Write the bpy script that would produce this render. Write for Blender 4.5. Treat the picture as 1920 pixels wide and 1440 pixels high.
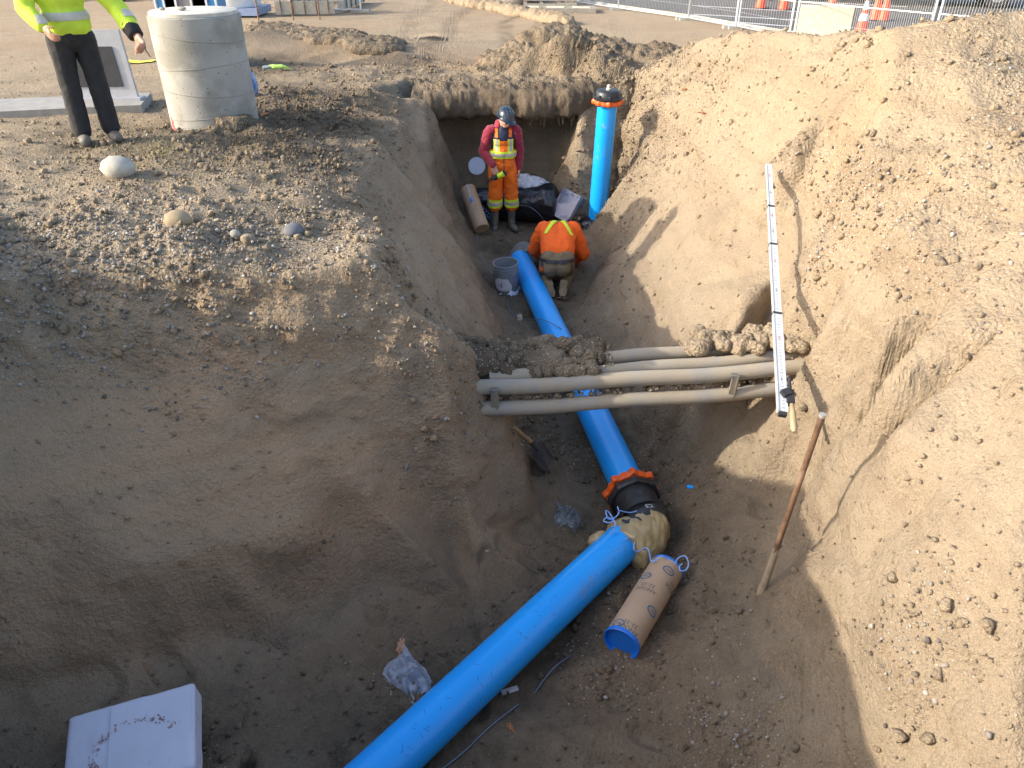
import bpy, bmesh, math, random
import numpy as np
from mathutils import Vector, Matrix, Euler
from mathutils.geometry import delaunay_2d_cdt

for o in list(bpy.data.objects): bpy.data.objects.remove(o)
S = bpy.context.scene
C = S.collection
R = math.radians
random.seed(7); rng = np.random.default_rng(7)

# ---------------------------------------------------------------- camera, light
CAMZ = 4.0; PITCH = R(31.7); FOC = 1400.0
cam_d = bpy.data.cameras.new('camera'); cam = bpy.data.objects.new('camera', cam_d); C.objects.link(cam)
cam.location = (0, 0, CAMZ); cam.rotation_euler = (R(90) - PITCH, 0, 0)
cam_d.sensor_width = 36; cam_d.lens = FOC / 1920 * 36; cam_d.clip_end = 900; cam_d.clip_start = 0.05
S.camera = cam
SUN_AZ = (0.97, 0.22); SUN_EL = R(26)          # travel direction of the light in plan, elevation
w = bpy.data.worlds.new('World'); S.world = w; w.use_nodes = True
nt = w.node_tree; bg = nt.nodes['Background']
sky = nt.nodes.new('ShaderNodeTexSky'); sky.sky_type = 'NISHITA'; sky.sun_disc = False
sky.sun_elevation = SUN_EL; sky.air_density = 1.0; sky.dust_density = 3.0
# direction towards the sun
sd = Vector((-SUN_AZ[0], -SUN_AZ[1], 0)).normalized() * math.cos(SUN_EL) + Vector((0, 0, math.sin(SUN_EL)))
sky.sun_rotation = math.atan2(sd.x, sd.y)
nt.links.new(sky.outputs[0], bg.inputs[0]); bg.inputs[1].default_value = 0.15
sl = bpy.data.lights.new('sun', 'SUN'); so = bpy.data.objects.new('sun', sl); C.objects.link(so)
sl.energy = 2.1; sl.angle = R(0.55); sl.color = (1, .92, .78)
so.rotation_euler = (-sd).to_track_quat('-Z', 'Y').to_euler(); so.location = (-20, -10, 20)
S.view_settings.view_transform = 'Standard'; S.view_settings.look = 'None'
S.view_settings.exposure = 1.52; S.view_settings.gamma = 1; S.view_settings.use_curve_mapping = False
S.render.resolution_x = 1024; S.render.resolution_y = 768

CT, ST = math.cos(PITCH), math.sin(PITCH)
def at(px, py, z):
    "world point seen at a pixel of the 1920x1440 photo, at height z"
    u = (px - 960) / FOC; v = (py - 720) / FOC
    t = (CAMZ - z) / (ST + v * CT)
    return (u * t, (CT - v * ST) * t, z)
def aty(px, py, y):
    "world point seen at a pixel, at forward distance y"
    u = (px - 960) / FOC; v = (py - 720) / FOC
    t = y / (CT - v * ST)
    return (u * t, y, CAMZ - (ST + v * CT) * t)

# ---------------------------------------------------------------- numpy noise
def _hash(ix, iy, iz, s):
    h = (ix.astype(np.int64) * 374761393 + iy.astype(np.int64) * 668265263 + iz.astype(np.int64) * 2147483647 + s * 974634777) & 0xffffffff
    h = ((h ^ (h >> 13)) * 1274126177) & 0xffffffff
    h = ((h ^ (h >> 16)) * 2246822519) & 0xffffffff
    return ((h ^ (h >> 15)) & 0xffffff) / float(0xffffff)
def vnoise(x, y, z, s=0):
    ix, iy, iz = np.floor(x), np.floor(y), np.floor(z)
    fx, fy, fz = x - ix, y - iy, z - iz
    fx = fx * fx * fx * (fx * (fx * 6 - 15) + 10); fy = fy * fy * fy * (fy * (fy * 6 - 15) + 10); fz = fz * fz * fz * (fz * (fz * 6 - 15) + 10)
    r = 0
    for a in (0, 1):
        for b in (0, 1):
            for c in (0, 1):
                r = r + _hash(ix + a, iy + b, iz + c, s) * (fx if a else 1 - fx) * (fy if b else 1 - fy) * (fz if c else 1 - fz)
    return r * 2 - 1
def fbm(x, y, z, f, oct=4, s=0, gain=.5):
    r = 0; a = 1; t = 0
    for k in range(oct):
        r = r + a * vnoise(x * f + 17.3 * k, y * f - 9.1 * k, z * f + 4.7 * k, s + k); t += a; a *= gain; f *= 2.03
    return r / t
def worley(x, y, z, s=0):
    ix, iy, iz = np.floor(x), np.floor(y), np.floor(z)
    d1 = np.full(x.shape, 9.0)
    for a in (-1, 0, 1):
        for b in (-1, 0, 1):
            for c in (-1, 0, 1):
                jx, jy, jz = ix + a, iy + b, iz + c
                dx = jx + _hash(jx, jy, jz, s) - x; dy = jy + _hash(jx, jy, jz, s + 11) - y; dz = jz + _hash(jx, jy, jz, s + 23) - z
                rad = .55 + .75 * _hash(jx, jy, jz, s + 31)
                d1 = np.minimum(d1, np.sqrt(dx * dx + dy * dy + dz * dz) / rad)
    return d1
# ---------------------------------------------------------------- terrain control points
# (px, py, z, lumps, dark, orange, gravel)   pixel of the photograph + real height; or ('w', x, y, z, ...)
CP = [
 # trench floor, near to far
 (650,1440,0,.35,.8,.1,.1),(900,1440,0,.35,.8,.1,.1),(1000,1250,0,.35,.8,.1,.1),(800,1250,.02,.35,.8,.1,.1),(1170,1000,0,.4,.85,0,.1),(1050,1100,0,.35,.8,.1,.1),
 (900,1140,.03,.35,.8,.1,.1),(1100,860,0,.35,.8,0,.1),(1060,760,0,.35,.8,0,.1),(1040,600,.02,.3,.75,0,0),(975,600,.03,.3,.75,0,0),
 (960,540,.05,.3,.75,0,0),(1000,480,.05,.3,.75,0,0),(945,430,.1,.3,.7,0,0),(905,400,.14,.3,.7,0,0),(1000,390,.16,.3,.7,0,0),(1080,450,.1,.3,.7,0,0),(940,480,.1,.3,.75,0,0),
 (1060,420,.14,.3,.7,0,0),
 # floor left of near pipe
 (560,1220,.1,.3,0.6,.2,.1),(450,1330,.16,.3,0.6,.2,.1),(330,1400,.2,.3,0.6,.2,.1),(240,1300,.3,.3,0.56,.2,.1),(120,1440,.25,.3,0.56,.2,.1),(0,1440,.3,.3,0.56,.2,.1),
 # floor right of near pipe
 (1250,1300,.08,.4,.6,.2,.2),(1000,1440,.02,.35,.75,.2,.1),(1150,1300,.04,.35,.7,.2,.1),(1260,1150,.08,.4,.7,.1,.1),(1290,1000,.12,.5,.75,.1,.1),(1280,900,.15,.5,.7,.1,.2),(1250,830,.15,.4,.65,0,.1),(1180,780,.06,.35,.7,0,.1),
 # toe of near left face
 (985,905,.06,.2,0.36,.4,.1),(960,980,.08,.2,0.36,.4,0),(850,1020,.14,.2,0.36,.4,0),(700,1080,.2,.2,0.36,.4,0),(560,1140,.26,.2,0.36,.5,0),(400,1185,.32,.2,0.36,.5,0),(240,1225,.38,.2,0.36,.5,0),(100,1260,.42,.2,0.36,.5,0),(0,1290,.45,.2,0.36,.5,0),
 # near left face
 (978,850,.45,.05,0.124,.5,.05),(880,980,.35,.05,0.136,.5,0),(870,880,.72,.03,0.099,.6,0),(860,800,.95,.05,0.099,.6,0),(700,950,.72,.03,0.099,.6,0),(560,1000,.76,.03,0.099,.6,0),
 (400,1040,.8,.03,0.099,.6,0),(240,1080,.82,.03,0.099,.6,0),(700,800,1.12,.03,0.099,.7,0),(560,830,1.17,.03,0.099,.7,0),(400,850,1.22,.03,0.099,.7,0),(240,870,1.25,.03,0.099,.7,0),(100,900,1.25,.03,0.099,.7,0),(0,930,1.25,.03,0.099,.7,0),
 (700,670,1.569,.1,0.087,.6,.25),(560,690,1.587,.05,0.087,.7,.25),(400,700,1.607,.1,0.087,.8,.3),(240,720,1.58,.1,0.087,.8,.3),(100,740,1.58,.1,0.087,.7,.3),(0,760,1.6,.1,0.087,.7,.3),
 (700,590,1.836,.2,0.087,.5,.7),(560,600,1.888,.15,0.087,.3,.3),(400,600,1.928,.2,0.099,.3,.6),(240,600,1.95,.3,0.112,.2,.7),(100,620,1.9,.2,0.099,.3,.5),(0,640,1.9,.2,0.099,.3,.5),
 (830,745,1.02,.1,0.099,.6,.2),(900,745,.95,.2,0.099,.4,.4),(800,700,1.22,.2,0.099,.4,.4),(870,680,1.28,.4,0.099,.2,.9),(935,740,1.02,.3,0.099,.4,.5),('w',-.07,4.6,.8,0.11,0.225,.3,.4),(945,806,.66,.1,0.124,.4,.1),(906,778,.92,.1,0.124,.4,.1),
 # brow of the near bank and the ridge running down over the ducts
 (240,505,2.22,.7,.2,.1,.9),(300,498,2.23,.8,.2,0,.9),(380,494,2.22,.8,.3,.1,.7),(430,502,2.19,.6,.3,.1,.5),(500,514,2.16,.4,.3,.2,.3),(570,516,2.14,.4,.3,.2,.3),(620,508,2.14,.5,.3,.2,.4),(660,498,2.15,.6,.2,.2,.5),(700,486,2.16,.6,.2,.2,.5),(728,505,2.1,.5,.3,.3,.5),(745,545,1.97,.5,.3,.3,.6),
 (300,540,2.1,.3,.35,.3,.5),(420,545,2.08,.3,.4,.4,.4),(560,560,2.0,.2,.4,.5,.3),(650,550,1.987,.2,.4,.5,.3),(700,540,1.997,.2,.4,.5,.4),(240,550,2.1,.3,.35,.3,.6),(100,500,2.22,.6,.2,.1,.8),(0,520,2.25,.6,.2,.1,.8),
 (765,560,1.92,.5,.3,.2,.9),(820,592,1.8,.7,.3,.1,1),(880,632,1.52,.8,.35,0,1),(940,666,1.3,1,.4,0,1),
 ('w',-.02,4.74,.85,.6,.5,0,.7),('w',.02,6.3,.1,.3,.6,0,0),('w',.06,5.6,.06,.3,.7,0,0),('w',.14,5.1,.05,.3,.7,0,0),('w',-.22,5.55,.75,.1,.3,0,.1),('w',.2,4.4,.04,.3,.7,.1,0),
 # plateau left
 (240,440,2.28,.7,.15,0,.9),(330,420,2.32,.8,.15,0,.9),(450,450,2.2,.6,.2,0,.8),(560,450,2.14,.5,.25,0,.6),(650,460,2.14,.5,.2,0,.6),(710,450,2.12,.5,.2,0,.5),(240,350,2.28,.6,.25,0,.3),(400,360,2.25,.5,.2,0,.3),(520,360,2.2,.5,.35,0,.4),(600,400,2.12,.7,.5,0,.4),(0,400,2.3,.6,.2,0,.4),(0,300,2.3,.4,.3,0,.3),
 (240,260,2.22,.5,.45,.1,.2),(400,280,2.22,.7,.5,.1,.2),(480,250,2.25,.9,.75,.1,.2),(560,290,2.18,1,.8,.0,.3),(640,320,2.1,.9,.7,0,.2),(240,190,2.15,.2,.3,0,.1),(0,190,2.15,.2,.3,0,.1),(540,200,2.18,.9,.75,0,.2),(600,180,2.15,.9,.7,0,.2),(660,230,2.1,1,.75,0,.2),
 (500,52,2.3,.8,.7,0,.1),(560,62,2.12,.9,.7,0,.1),(620,72,2.1,.9,.6,0,.1),(690,88,2.12,.9,.4,0,.1),(530,110,1.98,.6,.9,0,0),(480,125,2.0,.6,.9,0,0),(500,150,2.0,.3,.4,.1,.1),(560,110,1.95,.4,.5,0,.1),(660,130,2.05,.7,.35,0,.2),(700,170,2.02,.6,.3,0,.2),(760,150,1.95,.5,.3,0,.2),(480,90,2.1,.1,.1,.1,0),(560,75,2.1,.1,.1,.1,0),(430,150,2.05,.2,.3,0,0),(350,120,2.1,.1,.2,0,0),(240,110,2.1,.1,.2,0,0),
 # far left wall: brow, mid, toe
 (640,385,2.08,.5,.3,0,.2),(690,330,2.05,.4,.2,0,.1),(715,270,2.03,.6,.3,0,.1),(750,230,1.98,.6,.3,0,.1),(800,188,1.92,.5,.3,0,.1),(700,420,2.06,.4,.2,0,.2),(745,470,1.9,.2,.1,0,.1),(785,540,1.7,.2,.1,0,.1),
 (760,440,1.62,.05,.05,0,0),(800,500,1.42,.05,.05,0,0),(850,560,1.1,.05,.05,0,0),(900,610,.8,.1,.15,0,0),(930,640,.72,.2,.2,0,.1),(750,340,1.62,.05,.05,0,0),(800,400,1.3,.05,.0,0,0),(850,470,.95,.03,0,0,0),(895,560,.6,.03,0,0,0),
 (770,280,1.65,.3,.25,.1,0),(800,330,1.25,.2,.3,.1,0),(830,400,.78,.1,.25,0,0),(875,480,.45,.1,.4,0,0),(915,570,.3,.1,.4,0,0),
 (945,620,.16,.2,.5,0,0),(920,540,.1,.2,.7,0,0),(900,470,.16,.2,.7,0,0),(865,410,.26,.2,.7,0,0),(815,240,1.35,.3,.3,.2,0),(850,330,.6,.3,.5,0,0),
 # back wall
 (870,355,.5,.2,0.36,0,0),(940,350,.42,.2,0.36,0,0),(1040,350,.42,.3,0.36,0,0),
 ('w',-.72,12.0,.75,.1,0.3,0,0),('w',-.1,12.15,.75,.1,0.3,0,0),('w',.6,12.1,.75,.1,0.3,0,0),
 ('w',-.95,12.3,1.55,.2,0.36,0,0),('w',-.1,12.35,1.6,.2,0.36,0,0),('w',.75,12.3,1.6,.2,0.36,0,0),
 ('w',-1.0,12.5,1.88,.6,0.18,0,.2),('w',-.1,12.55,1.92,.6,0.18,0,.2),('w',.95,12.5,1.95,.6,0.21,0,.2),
 # right of the cave
 (1070,330,.78,.5,.3,0,0),(1085,400,.3,.4,.4,0,0),(1085,260,1.3,.5,.25,0,0),(1095,200,1.68,.6,.25,0,.1),(1110,170,1.84,.7,.25,0,.1),
 (1130,430,.1,.3,.6,0,0),(1160,380,.42,.4,.3,0,0),(1160,300,.92,.7,.2,.1,0),(1180,250,1.25,.9,.2,.1,0),(1200,200,1.68,.9,.2,0,.1),(1190,150,1.95,.9,.3,0,.2),(1160,110,2.1,.9,.5,0,.2),
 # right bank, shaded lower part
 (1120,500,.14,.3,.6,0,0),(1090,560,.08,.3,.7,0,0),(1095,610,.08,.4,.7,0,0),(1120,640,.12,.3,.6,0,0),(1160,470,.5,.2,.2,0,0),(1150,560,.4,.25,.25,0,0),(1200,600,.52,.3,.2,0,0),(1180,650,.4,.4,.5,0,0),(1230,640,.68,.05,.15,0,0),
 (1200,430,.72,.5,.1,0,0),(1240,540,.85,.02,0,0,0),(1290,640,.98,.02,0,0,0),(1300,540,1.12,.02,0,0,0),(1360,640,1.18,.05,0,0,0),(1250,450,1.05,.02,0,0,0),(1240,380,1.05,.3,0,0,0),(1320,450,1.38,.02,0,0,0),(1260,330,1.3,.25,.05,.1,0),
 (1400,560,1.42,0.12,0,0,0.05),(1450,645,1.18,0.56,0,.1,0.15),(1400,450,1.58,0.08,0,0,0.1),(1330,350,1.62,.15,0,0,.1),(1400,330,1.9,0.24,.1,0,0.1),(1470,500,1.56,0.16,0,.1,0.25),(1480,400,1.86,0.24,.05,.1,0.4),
 (1500,640,1.26,0.64,0,.1,0.25),(1560,600,1.72,0.48,0,.15,0.3),(1600,520,1.95,0.24,.05,.35,0.3),(1540,480,1.88,0.16,0,.2,0.35),(1680,560,2.15,0.4,.05,.15,0.4),(1620,430,2.2,0.24,.0,.1,0.4),(1560,380,2.15,0.24,.1,.1,0.45),(1480,310,2.22,0.56,.4,.1,0.35),(1540,270,2.38,0.64,.6,.1,0.35),(1680,420,2.4,0.32,.1,.0,0.4),(1640,300,2.58,0.56,.4,0,0.45),
 (1240,270,1.5,.7,.1,.1,0),(1290,240,1.78,.5,.05,0,0),(1250,200,1.86,.8,.1,0,.1),(1350,270,1.92,.1,0,0,0),(1400,210,2.28,0.16,0,0,0.0),(1460,180,2.52,0.12,0,0,0.0),(1330,160,2.25,.2,.05,0,.1),(1240,130,2.15,.8,.2,0,.2),(1300,100,2.4,.3,.1,0,.1),(1400,110,2.7,0.12,0,0,0.0),(1560,180,2.72,0.24,.0,0,0.05),(1640,180,2.8,0.56,.15,.1,0.1),(1500,110,2.9,0.12,0,0,0.0),(1600,110,3.0,0.32,0,0,0.05),(1680,200,2.88,0.48,.1,.2,0.1),(1680,110,3.15,0.32,.1,.4,0.1),
 # crest of the spoil bank
 (1240,84,2.28,.8,.2,0,.2),(1300,78,2.5,.4,.1,0,.1),(1360,66,2.72,.3,.05,0,.1),(1420,52,2.95,.25,0,0,.1),(1500,60,3.02,.2,0,0,.1),(1600,60,3.15,.5,0,0,.1),(1640,55,3.22,.4,0,.1,.1),(1680,42,3.35,.3,0,.3,.1),(1800,30,3.42,.3,.1,.2,.1),(1920,20,3.46,.3,.1,.2,.1),
 (1800,300,2.72,0.32,.1,.1,0.25),(1800,160,3.05,.4,.1,.1,.4),(1920,300,2.78,0.32,.1,.1,0.25),(1800,560,2.2,0.32,.1,.1,0.25),(1920,600,2.25,0.32,.1,.1,0.25),
 # behind the ducts, right: wall below them
 (1140,760,.05,.35,.7,0,0),(1190,800,.1,.3,.65,0,0),(1300,780,.42,.15,.3,.1,0),(1400,780,.6,0.04,.15,.1,0.0),(1300,850,.22,.2,.4,.1,0),(1400,850,.5,0.04,.25,.1,0.0),(1300,760,.48,.1,.25,.1,0),(1400,752,.55,0.04,.1,.1,0.0),
 (1480,800,.68,0.024,.1,.1,0.0),(1480,880,.62,0.024,.3,.1,0.0),(1400,920,.35,0.08,.45,.1,0.0),(1350,900,.28,.4,.5,0,.1),
 (1500,745,.85,0.04,.1,.1,0.0),(1532,712,1.3,0.04,.05,.1,0.05),(1545,690,1.4,0.08,0,.1,0.05),(1560,780,1.15,0.024,.1,.1,0.0),(1600,720,1.55,0.04,0,.1,0.05),(1600,800,1.38,0.024,.05,.1,0.0),(1680,700,1.9,0.12,0,.1,0.15),(1700,800,1.75,0.08,0,.1,0.05),(1645,790,1.58,0.024,0,.1,0.0),
 (1560,880,.92,0.024,.2,.1,0.0),(1640,880,1.35,0.024,.1,.1,0.0),(1560,950,.72,0.08,.3,.1,0.05),(1500,930,.5,0.04,.35,.1,0.0),(1680,950,1.4,0.16,.15,.1,0.1),
 # near right bank
 (1425,1120,.38,0.24,.4,.15,0.1),(1460,1020,.42,0.16,.4,.1,0.1),(1360,1040,.22,.4,.6,.1,.2),(1330,1120,.17,.4,.6,.1,.2),(1340,950,.28,.2,.6,0,.1),(1540,1020,.72,0.2,.3,.1,0.15),(1620,1040,1.1,0.4,.1,.1,0.25),(1680,1060,1.35,0.48,0,.1,0.25),
 (1500,1180,.5,0.24,.3,.2,0.15),(1400,1220,.28,0.24,.4,.2,0.15),(1300,1230,.14,.4,.5,.2,.2),(1600,1180,.85,0.48,.2,.1,0.25),(1680,1180,1.15,0.48,0,.1,0.25),(1500,1290,.4,0.32,.4,.2,0.15),(1350,1330,.16,.4,.45,.2,.3),(1600,1290,.66,0.24,.25,.1,0.2),(1680,1290,.95,0.32,.1,.1,0.2),
 (1450,1440,.2,0.24,.35,.1,0.15),(1300,1440,.08,.4,.4,.1,.3),(1600,1440,.48,0.32,.1,.1,0.2),(1680,1440,.68,0.4,0,.1,0.2),(1150,1440,.03,.35,.55,.2,.2),
 (1800,900,1.71,0.24,.1,.1,0.15),(1920,900,1.9,0.24,.1,.1,0.15),(1800,1150,1.38,0.32,.1,.1,0.2),(1920,1200,1.47,0.32,.1,.1,0.2),(1800,1440,.98,0.32,.1,.1,0.2),(1920,1440,1.18,0.32,.1,.1,0.2),
 # mound on the far rim, track beyond
 (1060,70,2.5,1,.6,0,.1),(1000,100,2.25,1,.6,0,.1),(1120,90,2.35,1,.6,0,.2),(940,130,2.0,1,.5,0,.1),('w',-1,13.4,1.93,.8,.3,0,.2),('w',.3,13.3,2.0,1,.5,0,.1),('w',1.3,12.2,2.05,1,.5,0,.1),
 ('w',1.0,15.6,1.9,.3,.1,0,0),('w',2.5,14.6,1.95,.3,.2,0,0),('w',-.3,14.5,1.9,.2,.1,0,0),('w',2.6,12.5,2.1,.6,.2,0,0),
 # out of view: left pit wall, heaps added to shade the pit, rim under the camera, rest of the grade
 ('w',-2.8,1.7,.5,.3,.5,.3,0),('w',-2.6,1.2,.6,.3,.5,.3,0),('w',-3.1,2.6,.7,.3,.5,.3,0),('w',-3.3,3.0,1.3,.2,.4,.5,0),('w',-3.5,3.5,2.3,.4,.3,.2,.3),('w',-3.35,2.5,2.6,.4,.3,.2,.3),('w',-3.2,1.5,2.6,.4,.3,.2,.3),('w',-3.9,1.5,3.6,.4,.3,0,.3),('w',-3.8,2.7,3.65,.4,.3,0,.3),('w',-3.9,3.6,3.0,.4,.3,0,.3),('w',-4.4,4.2,2.5,.4,.3,0,.3),('w',-5.3,2.5,2.5,.4,.3,0,.3),
 ('w',-1.6,.6,1.9,.3,.4,.3,.2),('w',-1.9,1.2,.7,.3,.5,.3,.1),('w',-1.0,1.35,.25,.3,.5,.3,.1),('w',0,1.45,.1,.3,.5,.3,.1),('w',1.2,1.5,.15,.3,.5,.3,.1),('w',-.9,.45,2.5,.3,.3,.1,.3),('w',-1.3,-.1,2.9,.4,.2,.1,.3),('w',-2.2,.1,2.9,.4,.2,.1,.3),('w',-2.4,-.9,3.0,.4,.2,.1,.3),('w',-.8,-.7,3.0,.4,.2,.1,.3),('w',-3.4,.4,3.1,.4,.2,.1,.3),('w',0,.6,2.3,.3,.3,.1,.3),('w',1.2,.6,2.3,.3,.3,.1,.3),('w',2.4,.6,2.3,.3,.3,.1,.3),('w',2.5,1.2,1.7,.2,.3,.1,.3),('w',2.9,1.6,2.0,.2,.3,.1,.3),('w',2.4,1.9,1.4,.2,.3,.1,.3),('w',1.9,1.6,.85,.2,.3,.1,.3),('w',-2.6,.75,2.5,.3,.3,.1,.3),
 ('w',0,-1.9,2.35,.3,.3,.1,.3),('w',-6,-1.9,2.35,.3,.3,.1,.3),('w',7,-1.9,2.4,.3,.3,.1,.3),('w',7,4,2.6,.3,.2,.1,.3),('w',5,5,3.2,.3,.2,.1,.3),('w',4.5,8,2.9,.3,.1,.1,.3),('w',5,11,2.2,.3,.1,.1,.3),('w',7,8,2.0,.3,.1,.1,.3),('w',7,12,1.9,.1,.1,.1,.1),('w',4,14,1.95,.1,.1,.1,.1),('w',4.2,1,2.4,.3,.1,.1,.3),
 ('w',7,17,1.9,.05,.1,0,0),('w',0,17,1.9,.05,.1,0,0),('w',-3,14,1.9,.2,.2,0,.1),('w',-6,17,1.95,.1,.1,0,0),('w',-6,11,2.0,.1,.2,0,0),('w',-6,5,2.3,.3,.2,0,.1),
]
PTS = []
for c in CP:
    if c[0] == 'w': PTS.append((c[1], c[2], c[3]) + tuple(c[4:8]))
    else: PTS.append(at(c[0], c[1], c[2]) + tuple(c[3:7]))
X0, X1, Y0, Y1, DX = -6.0, 7.0, -1.9, 17.0, .025
nxr, nyr = int((X1 - X0) / DX) + 1, int((Y1 - Y0) / DX) + 1
P2 = [Vector((p[0], p[1])) for p in PTS]
vo, _, fo, ov, _, _ = delaunay_2d_cdt(P2, [], [], 0, 1e-5)
vals = np.zeros((len(vo), 5)); vxy = np.array([[v.x, v.y] for v in vo])
for k, o_ in enumerate(ov):
    vals[k] = PTS[o_[0]][2:7]
AT = np.full((nyr, nxr, 5), np.nan)
for f in fo:
    a, b, c = vxy[f[0]], vxy[f[1]], vxy[f[2]]
    i0 = max(0, int((min(a[0], b[0], c[0]) - X0) / DX) - 1); i1 = min(nxr - 1, int((max(a[0], b[0], c[0]) - X0) / DX) + 2)
    j0 = max(0, int((min(a[1], b[1], c[1]) - Y0) / DX) - 1); j1 = min(nyr - 1, int((max(a[1], b[1], c[1]) - Y0) / DX) + 2)
    if i1 <= i0 or j1 <= j0: continue
    gx, gy = np.meshgrid(X0 + DX * np.arange(i0, i1 + 1), Y0 + DX * np.arange(j0, j1 + 1))
    d = (b[1] - c[1]) * (a[0] - c[0]) + (c[0] - b[0]) * (a[1] - c[1])
    if abs(d) < 1e-9: continue
    l1 = ((b[1] - c[1]) * (gx - c[0]) + (c[0] - b[0]) * (gy - c[1])) / d
    l2 = ((c[1] - a[1]) * (gx - c[0]) + (a[0] - c[0]) * (gy - c[1])) / d
    l3 = 1 - l1 - l2
    m = (l1 > -1e-4) & (l2 > -1e-4) & (l3 > -1e-4)
    sub = AT[j0:j1 + 1, i0:i1 + 1]
    sub[m] = (l1[..., None] * vals[f[0]] + l2[..., None] * vals[f[1]] + l3[..., None] * vals[f[2]])[m]
bad = np.isnan(AT[..., 0]); AT[bad] = (1.95, .1, .1, 0, 0)
def blur(a, n):
    k = np.exp(-.5 * (np.arange(-3 * n, 3 * n + 1) / n) ** 2); k /= k.sum(); h = len(k) // 2
    for ax in (0, 1):
        p = np.pad(a, [(h, h) if q == ax else (0, 0) for q in range(a.ndim)], mode='edge'); r = np.zeros_like(a)
        for q in range(len(k)):
            sl_ = [slice(None)] * a.ndim; sl_[ax] = slice(q, q + a.shape[ax]); r += k[q] * p[tuple(sl_)]
        a = r
    return a
AT[..., 0] = blur(AT[..., 0], 1); AT[..., 1:] = blur(AT[..., 1:], 7)
def lookup(x, y, ch=None):
    fx = np.clip((x - X0) / DX, 0, nxr - 1.001); fy = np.clip((y - Y0) / DX, 0, nyr - 1.001)
    i, j = fx.astype(int), fy.astype(int); fx -= i; fy -= j
    A = AT if ch is None else AT[..., ch]
    if ch is None: fx, fy = fx[..., None], fy[..., None]
    return A[j, i] * (1 - fx) * (1 - fy) + A[j, i + 1] * fx * (1 - fy) + A[j + 1, i] * (1 - fx) * fy + A[j + 1, i + 1] * fx * fy
def hgt(x, y):
    x = np.asarray(x, float); y = np.asarray(y, float)
    z = lookup(x, y, 0)
    d = np.maximum.reduce([X0 - x, x - X1, Y0 - y, y - Y1, np.zeros_like(x)])
    k = np.clip(d / 6, 0, 1); k = k * k * (3 - 2 * k)
    return z * (1 - k) + 1.9 * k
def ground(x, y): return float(hgt(np.array([x]), np.array([y]))[0])
# grid whose lines crowd where the ground is steep or near, all on the same surface
NX, NY = 760, 980
def wgt(x, y, z):
    d = np.sqrt(x * x + y * y + (z - CAMZ) ** 2); wv = 1 / np.maximum(d, 2.2)
    wv = np.where(y < .9, wv * .12, wv) * np.where(d > 15, .45, 1)
    vis = np.abs(x) < (.74 * np.maximum(y, .8) * .95 + .9)
    return np.where(vis, wv, wv * .22)
xs = np.concatenate([-np.geomspace(9, 260, 60)[::-1], np.linspace(-8.9, 8.9, 1180), np.geomspace(9, 260, 60)])
ys = np.concatenate([-np.geomspace(3.0, 60, 30)[::-1], np.linspace(-2.9, 17, 2000), np.geomspace(17.05, 420, 300)])
XX, YY = np.meshgrid(xs, ys, indexing='ij'); ZZ = hgt(XX, YY)
def blur1(a, n, ax):
    k = np.exp(-.5 * (np.arange(-3 * n, 3 * n + 1) / n) ** 2); k /= k.sum(); h = len(k) // 2
    p = np.pad(a, [(h, h) if q == ax else (0, 0) for q in (0, 1)], mode='edge'); r = np.zeros_like(a)
    for q in range(len(k)):
        sl_ = [slice(None)] * 2; sl_[ax] = slice(q, q + a.shape[ax]); r += k[q] * p[tuple(sl_)]
    return r
ds = np.hypot(np.diff(YY, axis=1), np.diff(ZZ, axis=1)) / np.diff(YY, axis=1)
zm = (ZZ[:, 1:] + ZZ[:, :-1]) / 2; ym = (YY[:, 1:] + YY[:, :-1]) / 2
den = ds * wgt(np.clip(XX[:, 1:], -4, 4) * 1.0, ym, zm) + 1e-4
den = blur1(blur1(den, 22, 0), 12, 1) * np.diff(YY, axis=1)
Yg = np.zeros((len(xs), NY))
for i in range(len(xs)):
    s = np.concatenate([[0], np.cumsum(den[i])]); Yg[i] = np.interp(np.linspace(0, s[-1], NY), s, ys)
Zg = hgt(np.repeat(xs[:, None], NY, 1), Yg); Xg = np.repeat(xs[:, None], NY, 1)
dx = np.diff(Xg, axis=0)
den = np.sqrt(dx ** 2 + np.diff(Zg, axis=0) ** 2) / dx
den = den * wgt((Xg[1:] + Xg[:-1]) / 2, (Yg[1:] + Yg[:-1]) / 2, (Zg[1:] + Zg[:-1]) / 2) + 1e-4
den = blur1(blur1(den, 16, 1), 12, 0) * dx
GX = np.zeros((NX, NY)); GY = np.zeros((NX, NY))
for j in range(NY):
    s = np.concatenate([[0], np.cumsum(den[:, j])]); q = np.linspace(0, s[-1], NX)
    GX[:, j] = np.interp(q, s, xs); GY[:, j] = np.interp(q, s, Yg[:, j])
GZ = hgt(GX, GY)
def grid_normals(x, y, z):
    ax = np.gradient(x, axis=0), np.gradient(y, axis=0), np.gradient(z, axis=0)
    bx = np.gradient(x, axis=1), np.gradient(y, axis=1), np.gradient(z, axis=1)
    n = np.stack([ax[1] * bx[2] - ax[2] * bx[1], ax[2] * bx[0] - ax[0] * bx[2], ax[0] * bx[1] - ax[1] * bx[0]], -1)
    return n / np.maximum(np.linalg.norm(n, axis=-1, keepdims=True), 1e-9)
N = grid_normals(GX, GY, GZ)
a4 = lookup(GX, GY)
LU, DK, OR, GR = a4[..., 1], a4[..., 2], a4[..., 3], a4[..., 4]
LU = LU + .16 * np.clip((GX - 1.3) * 2, 0, 1) * np.clip((GY - 6.8) * .7, 0, 1) * (GY < 14)
px_, py_, pz_ = GX, GY, GZ
LU = LU + .13 * (GX < .2) * np.clip(1 - np.abs(GZ - 1.1), 0, 1) * (GY < 5.2) + .1 * (GX > 1.2) * (GY > 3)
near = np.clip(1.6 - np.hypot(GX, GY) / 20, 0, 1)
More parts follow.
